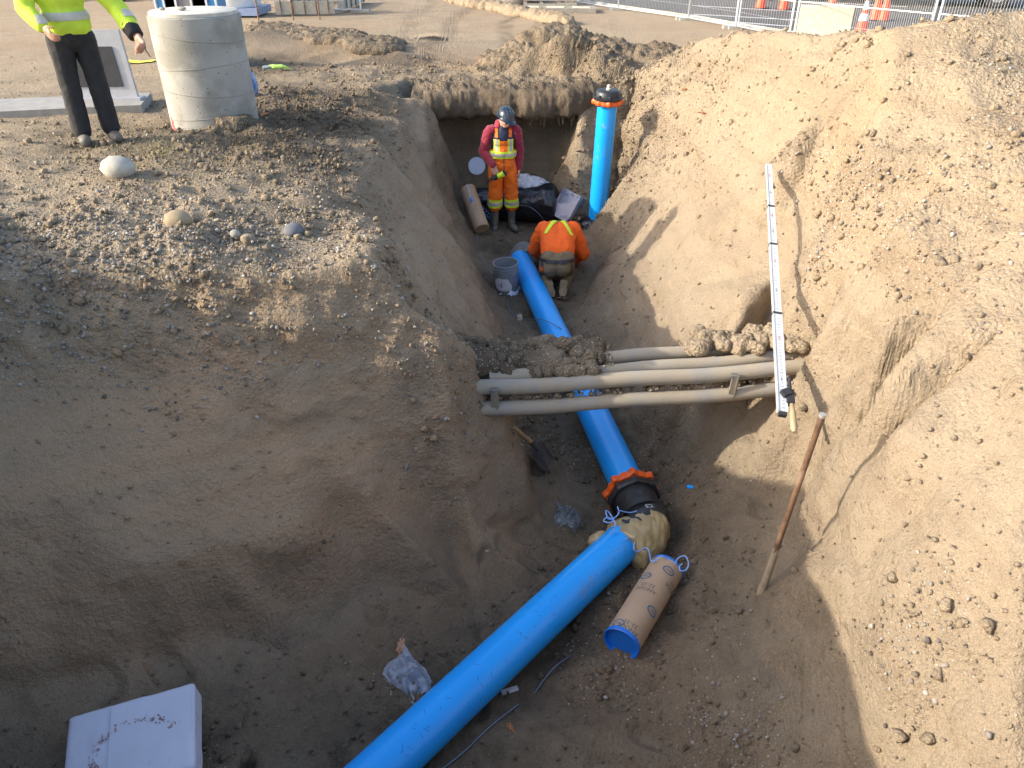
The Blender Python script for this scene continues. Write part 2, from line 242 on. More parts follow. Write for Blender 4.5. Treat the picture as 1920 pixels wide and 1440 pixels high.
steep = 1 - np.clip(N[..., 2], 0, 1)
# jitter the mask borders
jit = fbm(px_, py_, pz_, 1.7, 3, 5) * .25
LUj = np.clip(LU + jit, 0, 1.2); GRj = np.clip(GR + jit * 1.2, 0, 1)
wx, wy, wz = (.09 * fbm(px_, py_, pz_, 5, 3, 61 + q) for q in range(3))
hs = np.maximum(np.sqrt(sum(np.gradient(q, axis=0) ** 2 for q in (GX, GY, GZ))), np.sqrt(sum(np.gradient(q, axis=1) ** 2 for q in (GX, GY, GZ))))
def res(f): return np.clip((.55 / f - hs) / (.25 / f), 0, 1)
D = .045 * fbm(px_, py_, pz_, .9, 3, 1) * near
D += (.012 + .07 * LUj) * fbm(px_, py_, pz_, 3.1, 4, 2) * near
rid = 1 - 2 * np.abs(fbm(px_, py_, pz_, 3.4, 5, 91, .58)); D += .07 * np.clip(LUj - .15, 0, 1) * rid * near * np.clip(res(8) + .2, 0, 1)
D += .05 * np.clip(LUj - .45, 0, 1) * (GX > 1.0) * (GY > 8.5) * (1 - 2 * np.abs(fbm(px_, py_, pz_, 1.6, 4, 93)))
big = worley((px_ + wx) * 4.5, (py_ + wy) * 4.5, (pz_ + wz) * 4.5, 3)
D += np.clip(.75 - big, 0, 1) ** .7 * .075 * np.clip(LUj * 1.6 - .75, 0, 1) * (1 + .9 * fbm(px_, py_, pz_, 9, 2, 81))
med = worley((px_ + wy * .5) * 11, (py_ + wz * .5) * 11, (pz_ + wx * .5) * 11, 7)
D += np.clip(.7 - med, 0, 1) ** .7 * .034 * np.clip(LUj * 1.2 - .15, 0, 1) * res(11) * (1 + .8 * fbm(px_, py_, pz_, 19, 2, 82))
sm = worley(px_ * 26, py_ * 26, pz_ * 26, 9)
D += np.clip(.65 - sm, 0, 1) ** .7 * .017 * np.clip(LUj * .9 + GRj * .6, 0, 1) * res(26)
# ragged ledges and spalled flakes on the cut faces
fl = fbm(px_ * .8, py_ * .8, pz_ * 2.2, 1.9, 4, 21)
D += steep * np.clip(1 - LUj * 2, 0, 1) * (np.clip((fl - .02) * 14, 0, 1) * .04 + np.clip((fl - .2) * 18, 0, 1) * .035 - np.clip((-.2 - fl) * 18, 0, 1) * .025)
# bucket tooth grooves running down the slope
gr = 1 - 2 * np.abs(fbm(py_ * 1.0 + .15 * px_, px_ * .14, pz_ * .14 + py_ * .1, 5.5, 4, 33)) - .55 * (fbm(px_, py_, pz_, .8, 2, 34) > .1)
right = np.clip((px_ - 1.1) * 2, 0, 1) * np.clip((py_ - 4.5), 0, 1)
D += right * steep * .07 * gr * (.35 + np.clip(.5 + fbm(px_, py_, pz_, .7, 2, 36) * 1.6, 0, 1))
leftw = ((px_ < -.1) & (py_ > 4.6) & (py_ < 12.2)) * 1.0
gl = fbm((px_ * .5 + pz_ * .6) * .6, py_ * 1.0 + pz_ * .55, (pz_ - px_) * .25, 6, 4, 35)
D += leftw * steep * .035 * (1 - 2 * np.abs(gl))
# fine grain
D += (.006 + .014 * LUj) * (1 - 2 * np.abs(fbm(px_, py_, pz_, 12, 4, 41))) * near * res(20)
# sharpened footprints and scuffs on the floor
DK = DK + 0
for (xa, ya, xb, yb, amp) in ((-1.55, 16, -.7, 40, .5), (-.1, 15.5, .2, 40, .5), (.55, 16, 1.6, 40, .4), (-2.4, 15, -2.6, 30, .25)):
    tt = (py_ - ya) / (yb - ya); cx = xa + (xb - xa) * tt + .12 * np.sin(py_ * .9 + xa)
    inside = np.exp(-((px_ - cx) / .2) ** 4) * (tt > 0) * (tt < 1)
    DK = DK + inside * amp * (.6 + .4 * np.sin(py_ * 23)); D -= inside * .025
OR = OR + .22 * np.clip(GY - 12.5, 0, 1)
fp = worley(px_ * 2.6 + .5 * vnoise(px_ * 3, py_ * 3, pz_ * 0, 5), py_ * 2.6, pz_ * 0, 51)
D += np.clip(1.2 - steep * 2.2, 0, 1) * ((pz_ < .6) | ((px_ > .5) & (py_ < 4) & (pz_ < 1.6))) * np.where(fp < .5, -.045 * np.clip((.5 - fp) * 6, 0, 1) + .0 * fp, 0)
far_k = np.clip((np.hypot(GX, GY) - 13) / 3, 0, 1)
D *= 1 - .8 * far_k
GX2 = GX + N[..., 0] * D; GY2 = GY + N[..., 1] * D; GZ2 = GZ + N[..., 2] * D
vis_ = None
# ---------------------------------------------------------------- materials
def nodes(m):
    m.use_nodes = True; t = m.node_tree; return t, t.nodes, t.links, t.nodes['Principled BSDF']
def tex(N_, L_, kind, scale, coord, **kw):
    n = N_.new(kind); n.inputs['Scale'].default_value = scale
    for k, v_ in kw.items():
        if k in n.inputs: n.inputs[k].default_value = v_
        else: setattr(n, k, v_)
    L_.new(coord, n.inputs['Vector']); return n
def ramp(N_, L_, src, a, b, ca=(0,0,0,1), cb=(1,1,1,1)):
    r = N_.new('ShaderNodeValToRGB'); r.color_ramp.elements[0].position = a; r.color_ramp.elements[1].position = b
    r.color_ramp.elements[0].color = ca; r.color_ramp.elements[1].color = cb; L_.new(src, r.inputs[0]); return r
def mixc(N_, L_, fac, a, b, mode='MIX'):
    m = N_.new('ShaderNodeMix'); m.data_type = 'RGBA'; m.blend_type = mode
    for s, v_ in ((0, fac), (6, a), (7, b)):
        if isinstance(v_, (int, float)): m.inputs[s].default_value = v_
        elif isinstance(v_, tuple): m.inputs[s].default_value = v_ if len(v_) == 4 else (*v_, 1)
        else: L_.new(v_, m.inputs[s])
    return m.outputs[2]
def mth(N_, L_, op, a, b=None):
    m = N_.new('ShaderNodeMath'); m.operation = op
    for s, v_ in ((0, a), (1, b)):
        if v_ is None: continue
        if isinstance(v_, (int, float)): m.inputs[s].default_value = v_
        else: L_.new(v_, m.inputs[s])
    return m.outputs[0]
def mat(name, col, rough=.6, metal=0, noise=.15, nscale=12, bump=0, bscale=60, dirt=0, dirtcol=(.22,.17,.11), dscale=5, spec=.5, sheen=0, alpha=1, trans=0, coat=0, two=None):
    "procedural material: colour with soft variation, optional soil film, fine relief"
    m = bpy.data.materials.new(name); t, N_, L_, P_ = nodes(m)
    tc = N_.new('ShaderNodeTexCoord').outputs['Object']
    n1 = tex(N_, L_, 'ShaderNodeTexNoise', nscale, tc, Detail=5)
    c = mixc(N_, L_, ramp(N_, L_, n1.outputs[0], .3, .7).outputs[0], tuple(x * (1 - noise) for x in col), tuple(min(1, x * (1 + noise)) for x in col))
    if two: 
        n3 = tex(N_, L_, 'ShaderNodeTexNoise', two[1], tc, Detail=6)
        c = mixc(N_, L_, ramp(N_, L_, n3.outputs[0], two[2], two[2] + .12).outputs[0], c, two[0])
    rr = rough
    if dirt > 0:
        n2 = tex(N_, L_, 'ShaderNodeTexNoise', dscale, tc, Detail=9, Roughness=.7)
        dm = ramp(N_, L_, n2.outputs[0], .72 - dirt * .5, .86 - dirt * .4).outputs[0]
        c = mixc(N_, L_, mth(N_, L_, 'MULTIPLY', dm, .85), c, dirtcol)
        rr = mth(N_, L_, 'ADD', mth(N_, L_, 'MULTIPLY', dm, .9 - rough), rough); L_.new(rr, P_.inputs['Roughness'])
    else: P_.inputs['Roughness'].default_value = rough
    L_.new(c, P_.inputs['Base Color']); P_.inputs['Metallic'].default_value = metal
    P_.inputs['Specular IOR Level'].default_value = spec; P_.inputs['Sheen Weight'].default_value = sheen; P_.inputs['Coat Weight'].default_value = coat
    P_.inputs['Alpha'].default_value = alpha; P_.inputs['Transmission Weight'].default_value = trans
    if bump:
        n4 = tex(N_, L_, 'ShaderNodeTexNoise', bscale, tc, Detail=5)
        b = N_.new('ShaderNodeBump'); b.inputs['Strength'].default_value = 1; b.inputs['Distance'].default_value = bump; L_.new(n4.outputs[0], b.inputs['Height']); L_.new(b.outputs[0], P_.inputs['Normal'])
    return m
SAND = (.36, .285, .198); DARK = (.12, .095, .068); ORNG = (.51, .345, .21); GREY = (.30, .265, .215)
def soil_mat(name, clod=False):
    m = bpy.data.materials.new(name); t, N_, L_, P_ = nodes(m)
    geo = N_.new('ShaderNodeNewGeometry').outputs['Position']
    at_ = N_.new('ShaderNodeAttribute'); at_.attribute_name = 'soil'
    sp = N_.new('ShaderNodeSeparateColor'); L_.new(at_.outputs['Color'], sp.inputs[0])
    n1 = tex(N_, L_, 'ShaderNodeTexNoise', 1.6, geo, Detail=5, Roughness=.65)
    n2 = tex(N_, L_, 'ShaderNodeTexNoise', 9, geo, Detail=6, Roughness=.7)
    n3 = tex(N_, L_, 'ShaderNodeTexNoise', 140, geo, Detail=2, Roughness=.8)
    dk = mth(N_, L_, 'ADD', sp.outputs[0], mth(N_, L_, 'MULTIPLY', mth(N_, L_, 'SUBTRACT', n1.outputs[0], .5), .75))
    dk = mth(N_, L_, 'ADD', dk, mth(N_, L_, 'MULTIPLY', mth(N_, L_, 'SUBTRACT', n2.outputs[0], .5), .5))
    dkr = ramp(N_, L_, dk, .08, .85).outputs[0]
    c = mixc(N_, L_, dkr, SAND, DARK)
    # layered bands in the cut sand
    mp = N_.new('ShaderNodeMapping'); mp.inputs['Scale'].default_value = (.25, .25, 5.5); L_.new(geo, mp.inputs[0])
    n5 = tex(N_, L_, 'ShaderNodeTexNoise', 1, mp.outputs[0], Detail=4, Roughness=.6)
    orr = mth(N_, L_, 'MULTIPLY', mth(N_, L_, 'ADD', sp.outputs[1], mth(N_, L_, 'MULTIPLY', mth(N_, L_, 'SUBTRACT', n5.outputs[0], .5), 1.6)), sp.outputs[1])
    c = mixc(N_, L_, ramp(N_, L_, orr, .0, .5).outputs[0], c, ORNG)
    c = mixc(N_, L_, mth(N_, L_, 'MULTIPLY', ramp(N_, L_, n5.outputs[0], .48, .62).outputs[0], .28), c, mixc(N_, L_, 1., c, (.62, .58, .55), 'MULTIPLY'))
    # gravel speckle
    vo_ = tex(N_, L_, 'ShaderNodeTexVoronoi', 55, geo, Randomness=1.0)
    vo_.inputs['Randomness'].default_value = 1
    sc = N_.new('ShaderNodeSeparateColor'); L_.new(vo_.outputs['Color'], sc.inputs[0])
    g = mth(N_, L_, 'MULTIPLY', ramp(N_, L_, vo_.outputs['Distance'], .32, .42, (1,1,1,1), (0,0,0,1)).outputs[0], mth(N_, L_, 'GREATER_THAN', mth(N_, L_, 'SUBTRACT', mth(N_, L_, 'MULTIPLY', sp.outputs[2], .9), .12), sc.outputs[0]))
    peb = mixc(N_, L_, sc.outputs[1], (.34, .28, .2), (.5, .45, .37))
    c = mixc(N_, L_, g, c, peb)
    # stray light grains everywhere
    v2 = tex(N_, L_, 'ShaderNodeTexVoronoi', 95, geo); s2 = N_.new('ShaderNodeSeparateColor'); L_.new(v2.outputs['Color'], s2.inputs[0])
    g2 = mth(N_, L_, 'MULTIPLY', mth(N_, L_, 'LESS_THAN', v2.outputs['Distance'], .22), mth(N_, L_, 'GREATER_THAN', s2.outputs[0], .975))
    c = mixc(N_, L_, mth(N_, L_, 'MULTIPLY', g2, .4), c, (.42, .37, .3))
    c = mixc(N_, L_, mth(N_, L_, 'ADD', .35, 0.), c, mixc(N_, L_, ramp(N_, L_, n3.outputs[0], .3, .7).outputs[0], (.72, .7, .68), (1.3, 1.3, 1.3)), 'MULTIPLY') if False else mixc(N_, L_, 1., c, ramp(N_, L_, n3.outputs[0], .3, .72, (.78, .77, .76, 1), (1.2, 1.2, 1.19, 1)).outputs[0], 'MULTIPLY')
    L_.new(c, P_.inputs['Base Color']); P_.inputs['Roughness'].default_value = .95; P_.inputs['Specular IOR Level'].default_value = .12
    # relief: grains, small crumbs, pebbles
    v3 = tex(N_, L_, 'ShaderNodeTexVoronoi', 38, geo)
    h = mth(N_, L_, 'ADD', mth(N_, L_, 'MULTIPLY', n3.outputs[0], .0085), mth(N_, L_, 'MULTIPLY', n2.outputs[0], .03))
    lum = at_.outputs['Alpha']
    h = mth(N_, L_, 'SUBTRACT', h, mth(N_, L_, 'MULTIPLY', mth(N_, L_, 'MULTIPLY', v3.outputs['Distance'], .022), mth(N_, L_, 'ADD', lum, .12)))
    h = mth(N_, L_, 'ADD', h, mth(N_, L_, 'MULTIPLY', g, .006))
    n6 = tex(N_, L_, 'ShaderNodeTexNoise', 38, geo, Detail=3, Roughness=.75)
    h = mth(N_, L_, 'ADD', h, mth(N_, L_, 'MULTIPLY', n6.outputs[0], .019))
    b = N_.new('ShaderNodeBump'); b.inputs['Strength'].default_value = 1.0; b.inputs['Distance'].default_value = 1.0; L_.new(h, b.inputs['Height']); L_.new(b.outputs[0], P_.inputs['Normal'])
    return m
M_SOIL = soil_mat('soil')

def mesh_np(name, co, faces, colors=None, smooth=True):
    "mesh from numpy arrays, all faces of the same size"
    me = bpy.data.meshes.new(name); n = len(co); k = faces.shape[1]
    me.vertices.add(n); me.vertices.foreach_set('co', co.astype(np.float32).ravel())
    me.loops.add(faces.size); me.loops.foreach_set('vertex_index', faces.astype(np.int32).ravel())
    me.polygons.add(len(faces)); me.polygons.foreach_set('loop_start', np.arange(0, faces.size, k, dtype=np.int32))
    try: me.polygons.foreach_set('loop_total', np.full(len(faces), k, dtype=np.int32))
    except Exception: pass
    me.update(calc_edges=True)
    if smooth: me.polygons.foreach_set('use_smooth', np.ones(len(faces), bool))
    if colors is not None:
        ca = me.color_attributes.new('soil', 'FLOAT_COLOR', 'POINT'); ca.data.foreach_set('color', colors.astype(np.float32).ravel())
    me.update(); return me
def tag(o, label=None, cat=None, group=None, kind=None):
    if label: o['label'] = label
    if cat: o['category'] = cat
    if group: o['group'] = group
    if kind: o['kind'] = kind
    return o
def link(name, me, m=None, parent=None):
    o = bpy.data.objects.new(name, me); C.objects.link(o)
    if m is not None and not me.materials: me.materials.append(m)
    if parent: o.parent = parent
    return o
ii, jj = np.meshgrid(np.arange(NX - 1), np.arange(NY - 1), indexing='ij')
q0 = (ii * NY + jj).ravel(); FACES = np.stack([q0, q0 + NY, q0 + NY + 1, q0 + 1], 1)
CO = np.stack([GX2, GY2, GZ2], -1).reshape(-1, 3)
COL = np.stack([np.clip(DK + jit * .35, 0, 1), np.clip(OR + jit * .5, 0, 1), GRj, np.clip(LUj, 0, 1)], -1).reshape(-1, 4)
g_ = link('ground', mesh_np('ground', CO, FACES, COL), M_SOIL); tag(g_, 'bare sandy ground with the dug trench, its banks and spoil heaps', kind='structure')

# quick lookup of the finished surface height
HB = np.full((760, 760), -9.0)
def _bin(x, y): return np.clip(((x + 6) / 13 * 760), 0, 759).astype(int), np.clip(((y + 2) / 19 * 760), 0, 759).astype(int)
_bi, _bj = _bin(CO[:, 0], CO[:, 1]); np.maximum.at(HB, (_bi, _bj), CO[:, 2])
def top(x, y):
    i, j = _bin(np.array([x]), np.array([y])); h = HB[i[0], j[0]]
    return float(h) if h > -5 else ground(x, y)

# ---------------------------------------------------------------- loose clods and stones lying on the ground
def ico():
    bm = bmesh.new(); bmesh.ops.create_icosphere(bm, subdivisions=1, radius=1); v = np.array([x.co[:] for x in bm.verts]); f = np.array([[y.index for y in x.verts] for x in bm.faces]); bm.free(); return v, f
IV, IF = ico()
bm_ = bmesh.new(); bmesh.ops.create_icosphere(bm_, subdivisions=2, radius=1); IV2 = np.array([x.co[:] for x in bm_.verts]); IF2 = np.array([[y.index for y in x.verts] for x in bm_.faces]); bm_.free()
def scatter(name, prob, n, rmin, rmax, m, label, kind_col, flat=.7, seed=1, hi=False, sink=.3, power=2.2, jag=.28, smooth=True):
    r_ = np.random.default_rng(seed); V0, F0 = (IV2, IF2) if hi else (IV, IF)
    p = prob.ravel().copy()
    ar = np.zeros((NX, NY)); d1 = np.stack([np.gradient(GX, axis=0), np.gradient(GY, axis=0), np.gradient(GZ, axis=0)], -1); d2 = np.stack([np.gradient(GX, axis=1), np.gradient(GY, axis=1), np.gradient(GZ, axis=1)], -1)
    ar = np.linalg.norm(np.cross(d1, d2), axis=-1).ravel(); p *= ar; p /= p.sum()
    idx = r_.choice(len(p), n, p=p); c = CO[idx] + r_.normal(0, .008, (n, 3)); nn = N.reshape(-1, 3)[idx]
    rad = rmin * (rmax / rmin) ** (r_.random(n) ** power)
    k = len(V0); ax = r_.normal(0, 1, (n, 3)); ax /= np.linalg.norm(ax, axis=1, keepdims=True); an = r_.random(n) * 6.28
    ca, sa = np.cos(an)[:, None, None], np.sin(an)[:, None, None]
    V = np.repeat(V0[None], n, 0) * (1 + r_.uniform(-jag, jag, (n, k, 1))) * np.array([1, .85, flat])[None, None] 
    axb = np.repeat(ax[:, None], k, 1); V = V * ca + np.cross(axb, V) * sa + axb * (np.sum(axb * V, -1, keepdims=True)) * (1 - ca)
    V = V * rad[:, None, None] + c[:, None] + nn[:, None] * (rad * (1 - sink))[:, None, None] * .6
    F = (F0[None] + (np.arange(n) * k)[:, None, None]).reshape(-1, 3)
    col = np.repeat(kind_col(idx, r_, n)[:, None], k, 1).reshape(-1, 4)
    o = link(name, mesh_np(name, V.reshape(-1, 3), F, col, smooth), m); tag(o, label, kind='stuff'); return o
COLn = COL
view_ok = ((GY > 1.2) & (GY < 14) & (np.abs(GX) < .72 * GY * .93 + 1.2) & (GX < 3.6))
dfac = 1 / np.maximum(np.sqrt(GX ** 2 + GY ** 2 + (GZ - 4) ** 2), 3) ** 1.5
scatter('loose_soil_clods', view_ok * dfac * np.clip(LUj - .25, 0, 1) ** 1.5, 13000, .008, .038, M_SOIL, 'crumbly clods of dug soil lying over the banks and heaps',
        lambda i, r_, n: np.stack([COLn[i, 0] * r_.uniform(.7, 1.15, n), COLn[i, 1], np.zeros(n), np.full(n, .5)], 1), .8, 3, sink=.75, power=3.4, jag=.45, smooth=False)
scatter('soil_crumbs', view_ok * dfac * (np.clip(1 - steep, 0, 1) * .35 + np.clip(LUj, 0, 1)), 16000, .005, .017, M_SOIL, 'small crumbs of soil scattered over the trench floor and banks',
        lambda i, r_, n: np.stack([COLn[i, 0] * r_.uniform(.6, 1.2, n), COLn[i, 1], np.zeros(n), np.full(n, .3)], 1), .8, 4, sink=.8, jag=.45, smooth=False)
# pebbles: pale rounded stones
M_PEB = bpy.data.materials.new('pebble'); t, N_, L_, P_ = nodes(M_PEB)
at_ = N_.new('ShaderNodeAttribute'); at_.attribute_name = 'soil'; L_.new(mixc(N_, L_, 1., at_.outputs['Color'], ramp(N_, L_, tex(N_, L_, 'ShaderNodeTexNoise', 60, N_.new('ShaderNodeNewGeometry').outputs['Position'], Detail=5).outputs[0], .3, .7, (.75, .72, .7, 1), (1.15, 1.15, 1.15, 1)).outputs[0], 'MULTIPLY'), P_.inputs['Base Color']); P_.inputs['Roughness'].default_value = .8
PC = np.array([(.36, .31, .24), (.46, .42, .36), (.3, .24, .17), (.4, .35, .3), (.24, .2, .17), (.52, .49, .43)])
def pebc(i, r_, n): c = PC[r_.integers(0, 6, n)] * r_.uniform(.45, .9, (n, 1)); return np.concatenate([c, np.ones((n, 1))], 1)
scatter('gravel_pebbles', view_ok * dfac * np.clip(GRj - .15, 0, 1) ** 1.3, 12000, .005, .02, M_PEB, 'pale rounded pebbles in the gravelly layers of the banks', pebc, .6, 5, sink=.75, power=2.6)
scatter('scattered_stones', view_ok * dfac, 800, .004, .016, M_PEB, 'few pale stones strewn over sand and floor', pebc, .6, 6, sink=.5, power=3)
# ---------------------------------------------------------------- mesh helpers
def frame(t):
    t = t.normalized(); a = Vector((0, 0, 1)) if abs(t.z) < .9 else Vector((1, 0, 0))
    u = a.cross(t).normalized(); return u, t.cross(u)
def smooth_path(P, k=6):
    P = [Vector(p) for p in P]
    if len(P) < 3: return P
    Q = [P[0] * 2 - P[1]] + P + [P[-1] * 2 - P[-2]]; R_ = []
    for i in range(1, len(Q) - 2):
        for s in range(k):
            t = s / k; a, b, c, d = Q[i - 1], Q[i], Q[i + 1], Q[i + 2]
            R_.append(.5 * ((2 * b) + (c - a) * t + (2 * a - 5 * b + 4 * c - d) * t * t + (3 * b - a - 3 * c + d) * t ** 3))
    return R_ + [P[-1]]
class MB:
    def __init__(s): s.v = []; s.f = []
    def add(s, vs, fs, M=None):
        n = len(s.v); s.v += [tuple(M @ Vector(q)) if M is not None else tuple(q) for q in vs]; s.f += [tuple(i + n for i in f) for f in fs]; return s
    def box(s, c, d, M=None, rot=None, taper=1):
        x, y, z = d[0] / 2, d[1] / 2, d[2] / 2; vs = []
        for dz in (-1, 1):
            k = taper if dz > 0 else 1
            for dx, dy in ((-1, -1), (1, -1), (1, 1), (-1, 1)):
                q = Vector((dx * x * k, dy * y * k, dz * z))
                if rot: q = Euler(rot).to_matrix() @ q
                vs.append(q + Vector(c))
        return s.add(vs, [(3, 2, 1, 0), (4, 5, 6, 7), (0, 1, 5, 4), (1, 2, 6, 5), (2, 3, 7, 6), (3, 0, 4, 7)], M)
    def tube(s, P, r, n=12, M=None, caps=True, sq=1.0, up=None, jit=0):
        P = [Vector(p) for p in P]; rs = r if isinstance(r, (list, tuple)) else [r] * len(P); vs = []; u = None
        for i, p in enumerate(P):
            t = (P[min(i + 1, len(P) - 1)] - P[max(i - 1, 0)])
            if t.length < 1e-9: t = Vector((0, 0, 1))
            t.normalize()
            if u is None: u = frame(t)[0] if up is None else (Vector(up) - t * Vector(up).dot(t)).normalized()
            else: u = (u - t * u.dot(t)).normalized()
            w_ = t.cross(u)
            for k in range(n):
                a = 2 * math.pi * k / n; j = 1 + random.uniform(-jit, jit)
                vs.append(p + (u * math.cos(a) * j + w_ * math.sin(a) * sq * j) * rs[i])
        fs = [(i * n + k, i * n + (k + 1) % n, (i + 1) * n + (k + 1) % n, (i + 1) * n + k) for i in range(len(P) - 1) for k in range(n)]
        if caps: fs += [tuple(range(n))[::-1], tuple((len(P) - 1) * n + k for k in range(n))]
        return s.add(vs, fs, M)
    def lathe(s, prof, n=24, M=None, mod=None, close=False):
        vs = []
        for r, z in prof:
            for k in range(n):
                a = 2 * math.pi * k / n; q = r * (mod(a) if mod else 1); vs.append((q * math.cos(a), q * math.sin(a), z))
        m = len(prof); fs = [(i * n + k, i * n + (k + 1) % n, (i + 1) * n + (k + 1) % n, (i + 1) * n + k) for i in range(m - 1) for k in range(n)]
        if close: fs += [((m - 1) * n + k, (m - 1) * n + (k + 1) % n, (k + 1) % n, k) for k in range(n)]
        else:
            if prof[0][0] > 1e-6: fs.append(tuple(range(n))[::-1])
            if prof[-1][0] > 1e-6: fs.append(tuple((m - 1) * n + k for k in range(n)))
        return s.add(vs, fs, M)
    def ell(s, c, r, M=None, n=14, rot=None, noise=0, seed=0):
        rr_ = random.Random(seed); vs = []; m = n // 2; E = Euler(rot).to_matrix() if rot else None
        for i in range(m + 1):
            th = math.pi * i / m
            for k in range(n):
                a = 2 * math.pi * k / n; j = 1 + rr_.uniform(-noise, noise)
                q = Vector((math.sin(th) * math.cos(a) * r[0] * j, math.sin(th) * math.sin(a) * r[1] * j, math.cos(th) * r[2] * j))
                if E: q = E @ q
                vs.append(q + Vector(c))
        return s.add(vs, [(i * n + k, (i + 1) * n + k, (i + 1) * n + (k + 1) % n, i * n + (k + 1) % n) for i in range(m) for k in range(n)], M)
    def cap(s, a, b, ra, rb, n=12, M=None, sq=1.0, up=None):
        "tapered limb with rounded ends"
        a, b = Vector(a), Vector(b); d = (b - a); L = max(d.length, 1e-6); d /= L; P = []; rr = []
        for i in range(4): th = math.pi / 2 * (1 - i / 4); P.append(a - d * ra * math.sin(th)); rr.append(max(ra * math.cos(th), ra * .05))
        P.append(a); rr.append(ra); P.append(b); rr.append(rb)
        for i in range(1, 5): th = math.pi / 2 * i / 4; P.append(b + d * rb * math.sin(th)); rr.append(max(rb * math.cos(th), rb * .05))
        return s.tube(P, rr, n, M, True, sq, up)
    def prism(s, poly, h, M=None):
        n = len(poly); vs = [(x, y, 0) for x, y in poly] + [(x, y, h) for x, y in poly]
        return s.add(vs, [tuple(range(n))[::-1], tuple(range(n, 2 * n))] + [(k, (k + 1) % n, n + (k + 1) % n, n + k) for k in range(n)], M)
    def mesh(s, name, smooth=40):
        me = bpy.data.meshes.new(name); me.from_pydata(s.v, [], s.f); me.validate(); me.update()
        bm = bmesh.new(); bm.from_mesh(me); bmesh.ops.remove_doubles(bm, verts=bm.verts, dist=1e-5); bmesh.ops.recalc_face_normals(bm, faces=bm.faces); bm.to_mesh(me); bm.free()
        if smooth:
            me.polygons.foreach_set('use_smooth', [True] * len(me.polygons)); me.set_sharp_from_angle(angle=R(smooth))
        return me
    def build(s, name, m, parent=None, smooth=40, **kw):
        o = link(name, s.mesh(name, smooth), m, parent); tag(o, **kw); return o
def thing(name, loc, label, cat, group=None, rot=(0, 0, 0)):
    o = bpy.data.objects.new(name, None); C.objects.link(o); o.location = loc; o.rotation_euler = rot; o.empty_display_size = .1
    return tag(o, label, cat, group)
def copy_tree(o, parent=None):
    c = o.copy(); C.objects.link(c)
    if parent: c.parent = parent
    for ch in list(o.children): copy_tree(ch, c)
    return c
def axis_matrix(a, b, roll=0):
    "matrix whose local Z runs from a to b, origin a"
    a, b = Vector(a), Vector(b); z = (b - a).normalized(); u, w_ = frame(z)
    M = Matrix((u, w_, z)).transposed().to_4x4() @ Matrix.Rotation(roll, 4, 'Z'); M.translation = a; return M
def place(o, M): o.matrix_world = M; return o
def fuse(name, mb, vox, m, parent=None, smooth=3, **kw):
    "one continuous skin over overlapping shapes"
    me = bpy.data.meshes.new(name); me.from_pydata(mb.v, [], mb.f)
    bm = bmesh.new(); bm.from_mesh(me); bmesh.ops.recalc_face_normals(bm, faces=bm.faces); bm.to_mesh(me); bm.free()
    o = bpy.data.objects.new(name, me); C.objects.link(o)
    r_ = o.modifiers.new('r', 'REMESH'); r_.mode = 'VOXEL'; r_.voxel_size = vox
    if smooth: s_ = o.modifiers.new('s', 'SMOOTH'); s_.iterations = smooth; s_.factor = .5
    bpy.context.view_layer.update(); dg = bpy.context.evaluated_depsgraph_get()
    nm = bpy.data.meshes.new_from_object(o.evaluated_get(dg)); o.modifiers.clear(); o.data = nm; nm.name = name; bpy.data.meshes.remove(me)
    nm.polygons.foreach_set('use_smooth', [True] * len(nm.polygons)); nm.materials.clear(); nm.materials.append(m)
    if parent: o.parent = parent
    return tag(o, **kw)
def clipped(src, planes, off, thick, name, m, parent, **kw):
    "a strip cut from the surface of another mesh, lifted by off"
    bm = bmesh.new(); bm.from_mesh(src.data)
    for co, no in planes:
        bmesh.ops.bisect_plane(bm, geom=bm.verts[:] + bm.edges[:] + bm.faces[:], plane_co=co, plane_no=no, clear_outer=True)
    bm.normal_update()
    for v_ in bm.verts: v_.co += v_.normal * off
    if thick and bm.faces: bmesh.ops.solidify(bm, geom=bm.faces[:], thickness=thick)
    me = bpy.data.meshes.new(name); bm.to_mesh(me); bm.free()
    if len(me.polygons): me.polygons.foreach_set('use_smooth', [True] * len(me.polygons)); me.set_sharp_from_angle(angle=R(50))
    o = link(name, me, m, parent); return tag(o, **kw)
def wrinkle(o, amp, f, seed=0, axis=None):
    me = o.data; n = len(me.vertices); co = np.zeros(n * 3); me.vertices.foreach_get('co', co); co = co.reshape(-1, 3)
    no = np.zeros(n * 3); me.vertices.foreach_get('normal', no); no = no.reshape(-1, 3)
    sc = np.array(axis if axis else (1, 1, 1))
    q = co * sc
    d = 1 - np.abs(fbm(q[:, 0], q[:, 1], q[:, 2], f, 3, seed)) * 2.2
    co += no * (amp * d)[:, None]; me.vertices.foreach_set('co', co.ravel()); me.update(); return o
def text_mesh(txt, size, wrap=None, M=None, align='CENTER'):
    "flat lettering as mesh; wrap=radius bends its x direction round a cylinder whose axis is local Z"
    cu = bpy.data.curves.new('t', 'FONT'); cu.body = txt; cu.size = size; cu.align_x = align; cu.align_y = 'CENTER'
    ob = bpy.data.objects.new('t', cu); C.objects.link(ob); dg = bpy.context.evaluated_depsgraph_get(); me = bpy.data.meshes.new_from_object(ob.evaluated_get(dg))
    bpy.data.objects.remove(ob); bpy.data.curves.remove(cu)
    vs = [v_.co.copy() for v_ in me.vertices]; fs = [tuple(p.vertices) for p in me.polygons]; bpy.data.meshes.remove(me)
    return vs, fs
def wrapped(mb, vs, fs, rad, a0, z0, rotate=0):
    c, s_ = math.cos(rotate), math.sin(rotate); out = []
    for v_ in vs:
        x, y = v_.x * c - v_.y * s_, v_.x * s_ + v_.y * c; a = a0 + x / rad
        out.append((rad * math.cos(a), rad * math.sin(a), z0 + y))
    mb.add(out, fs)
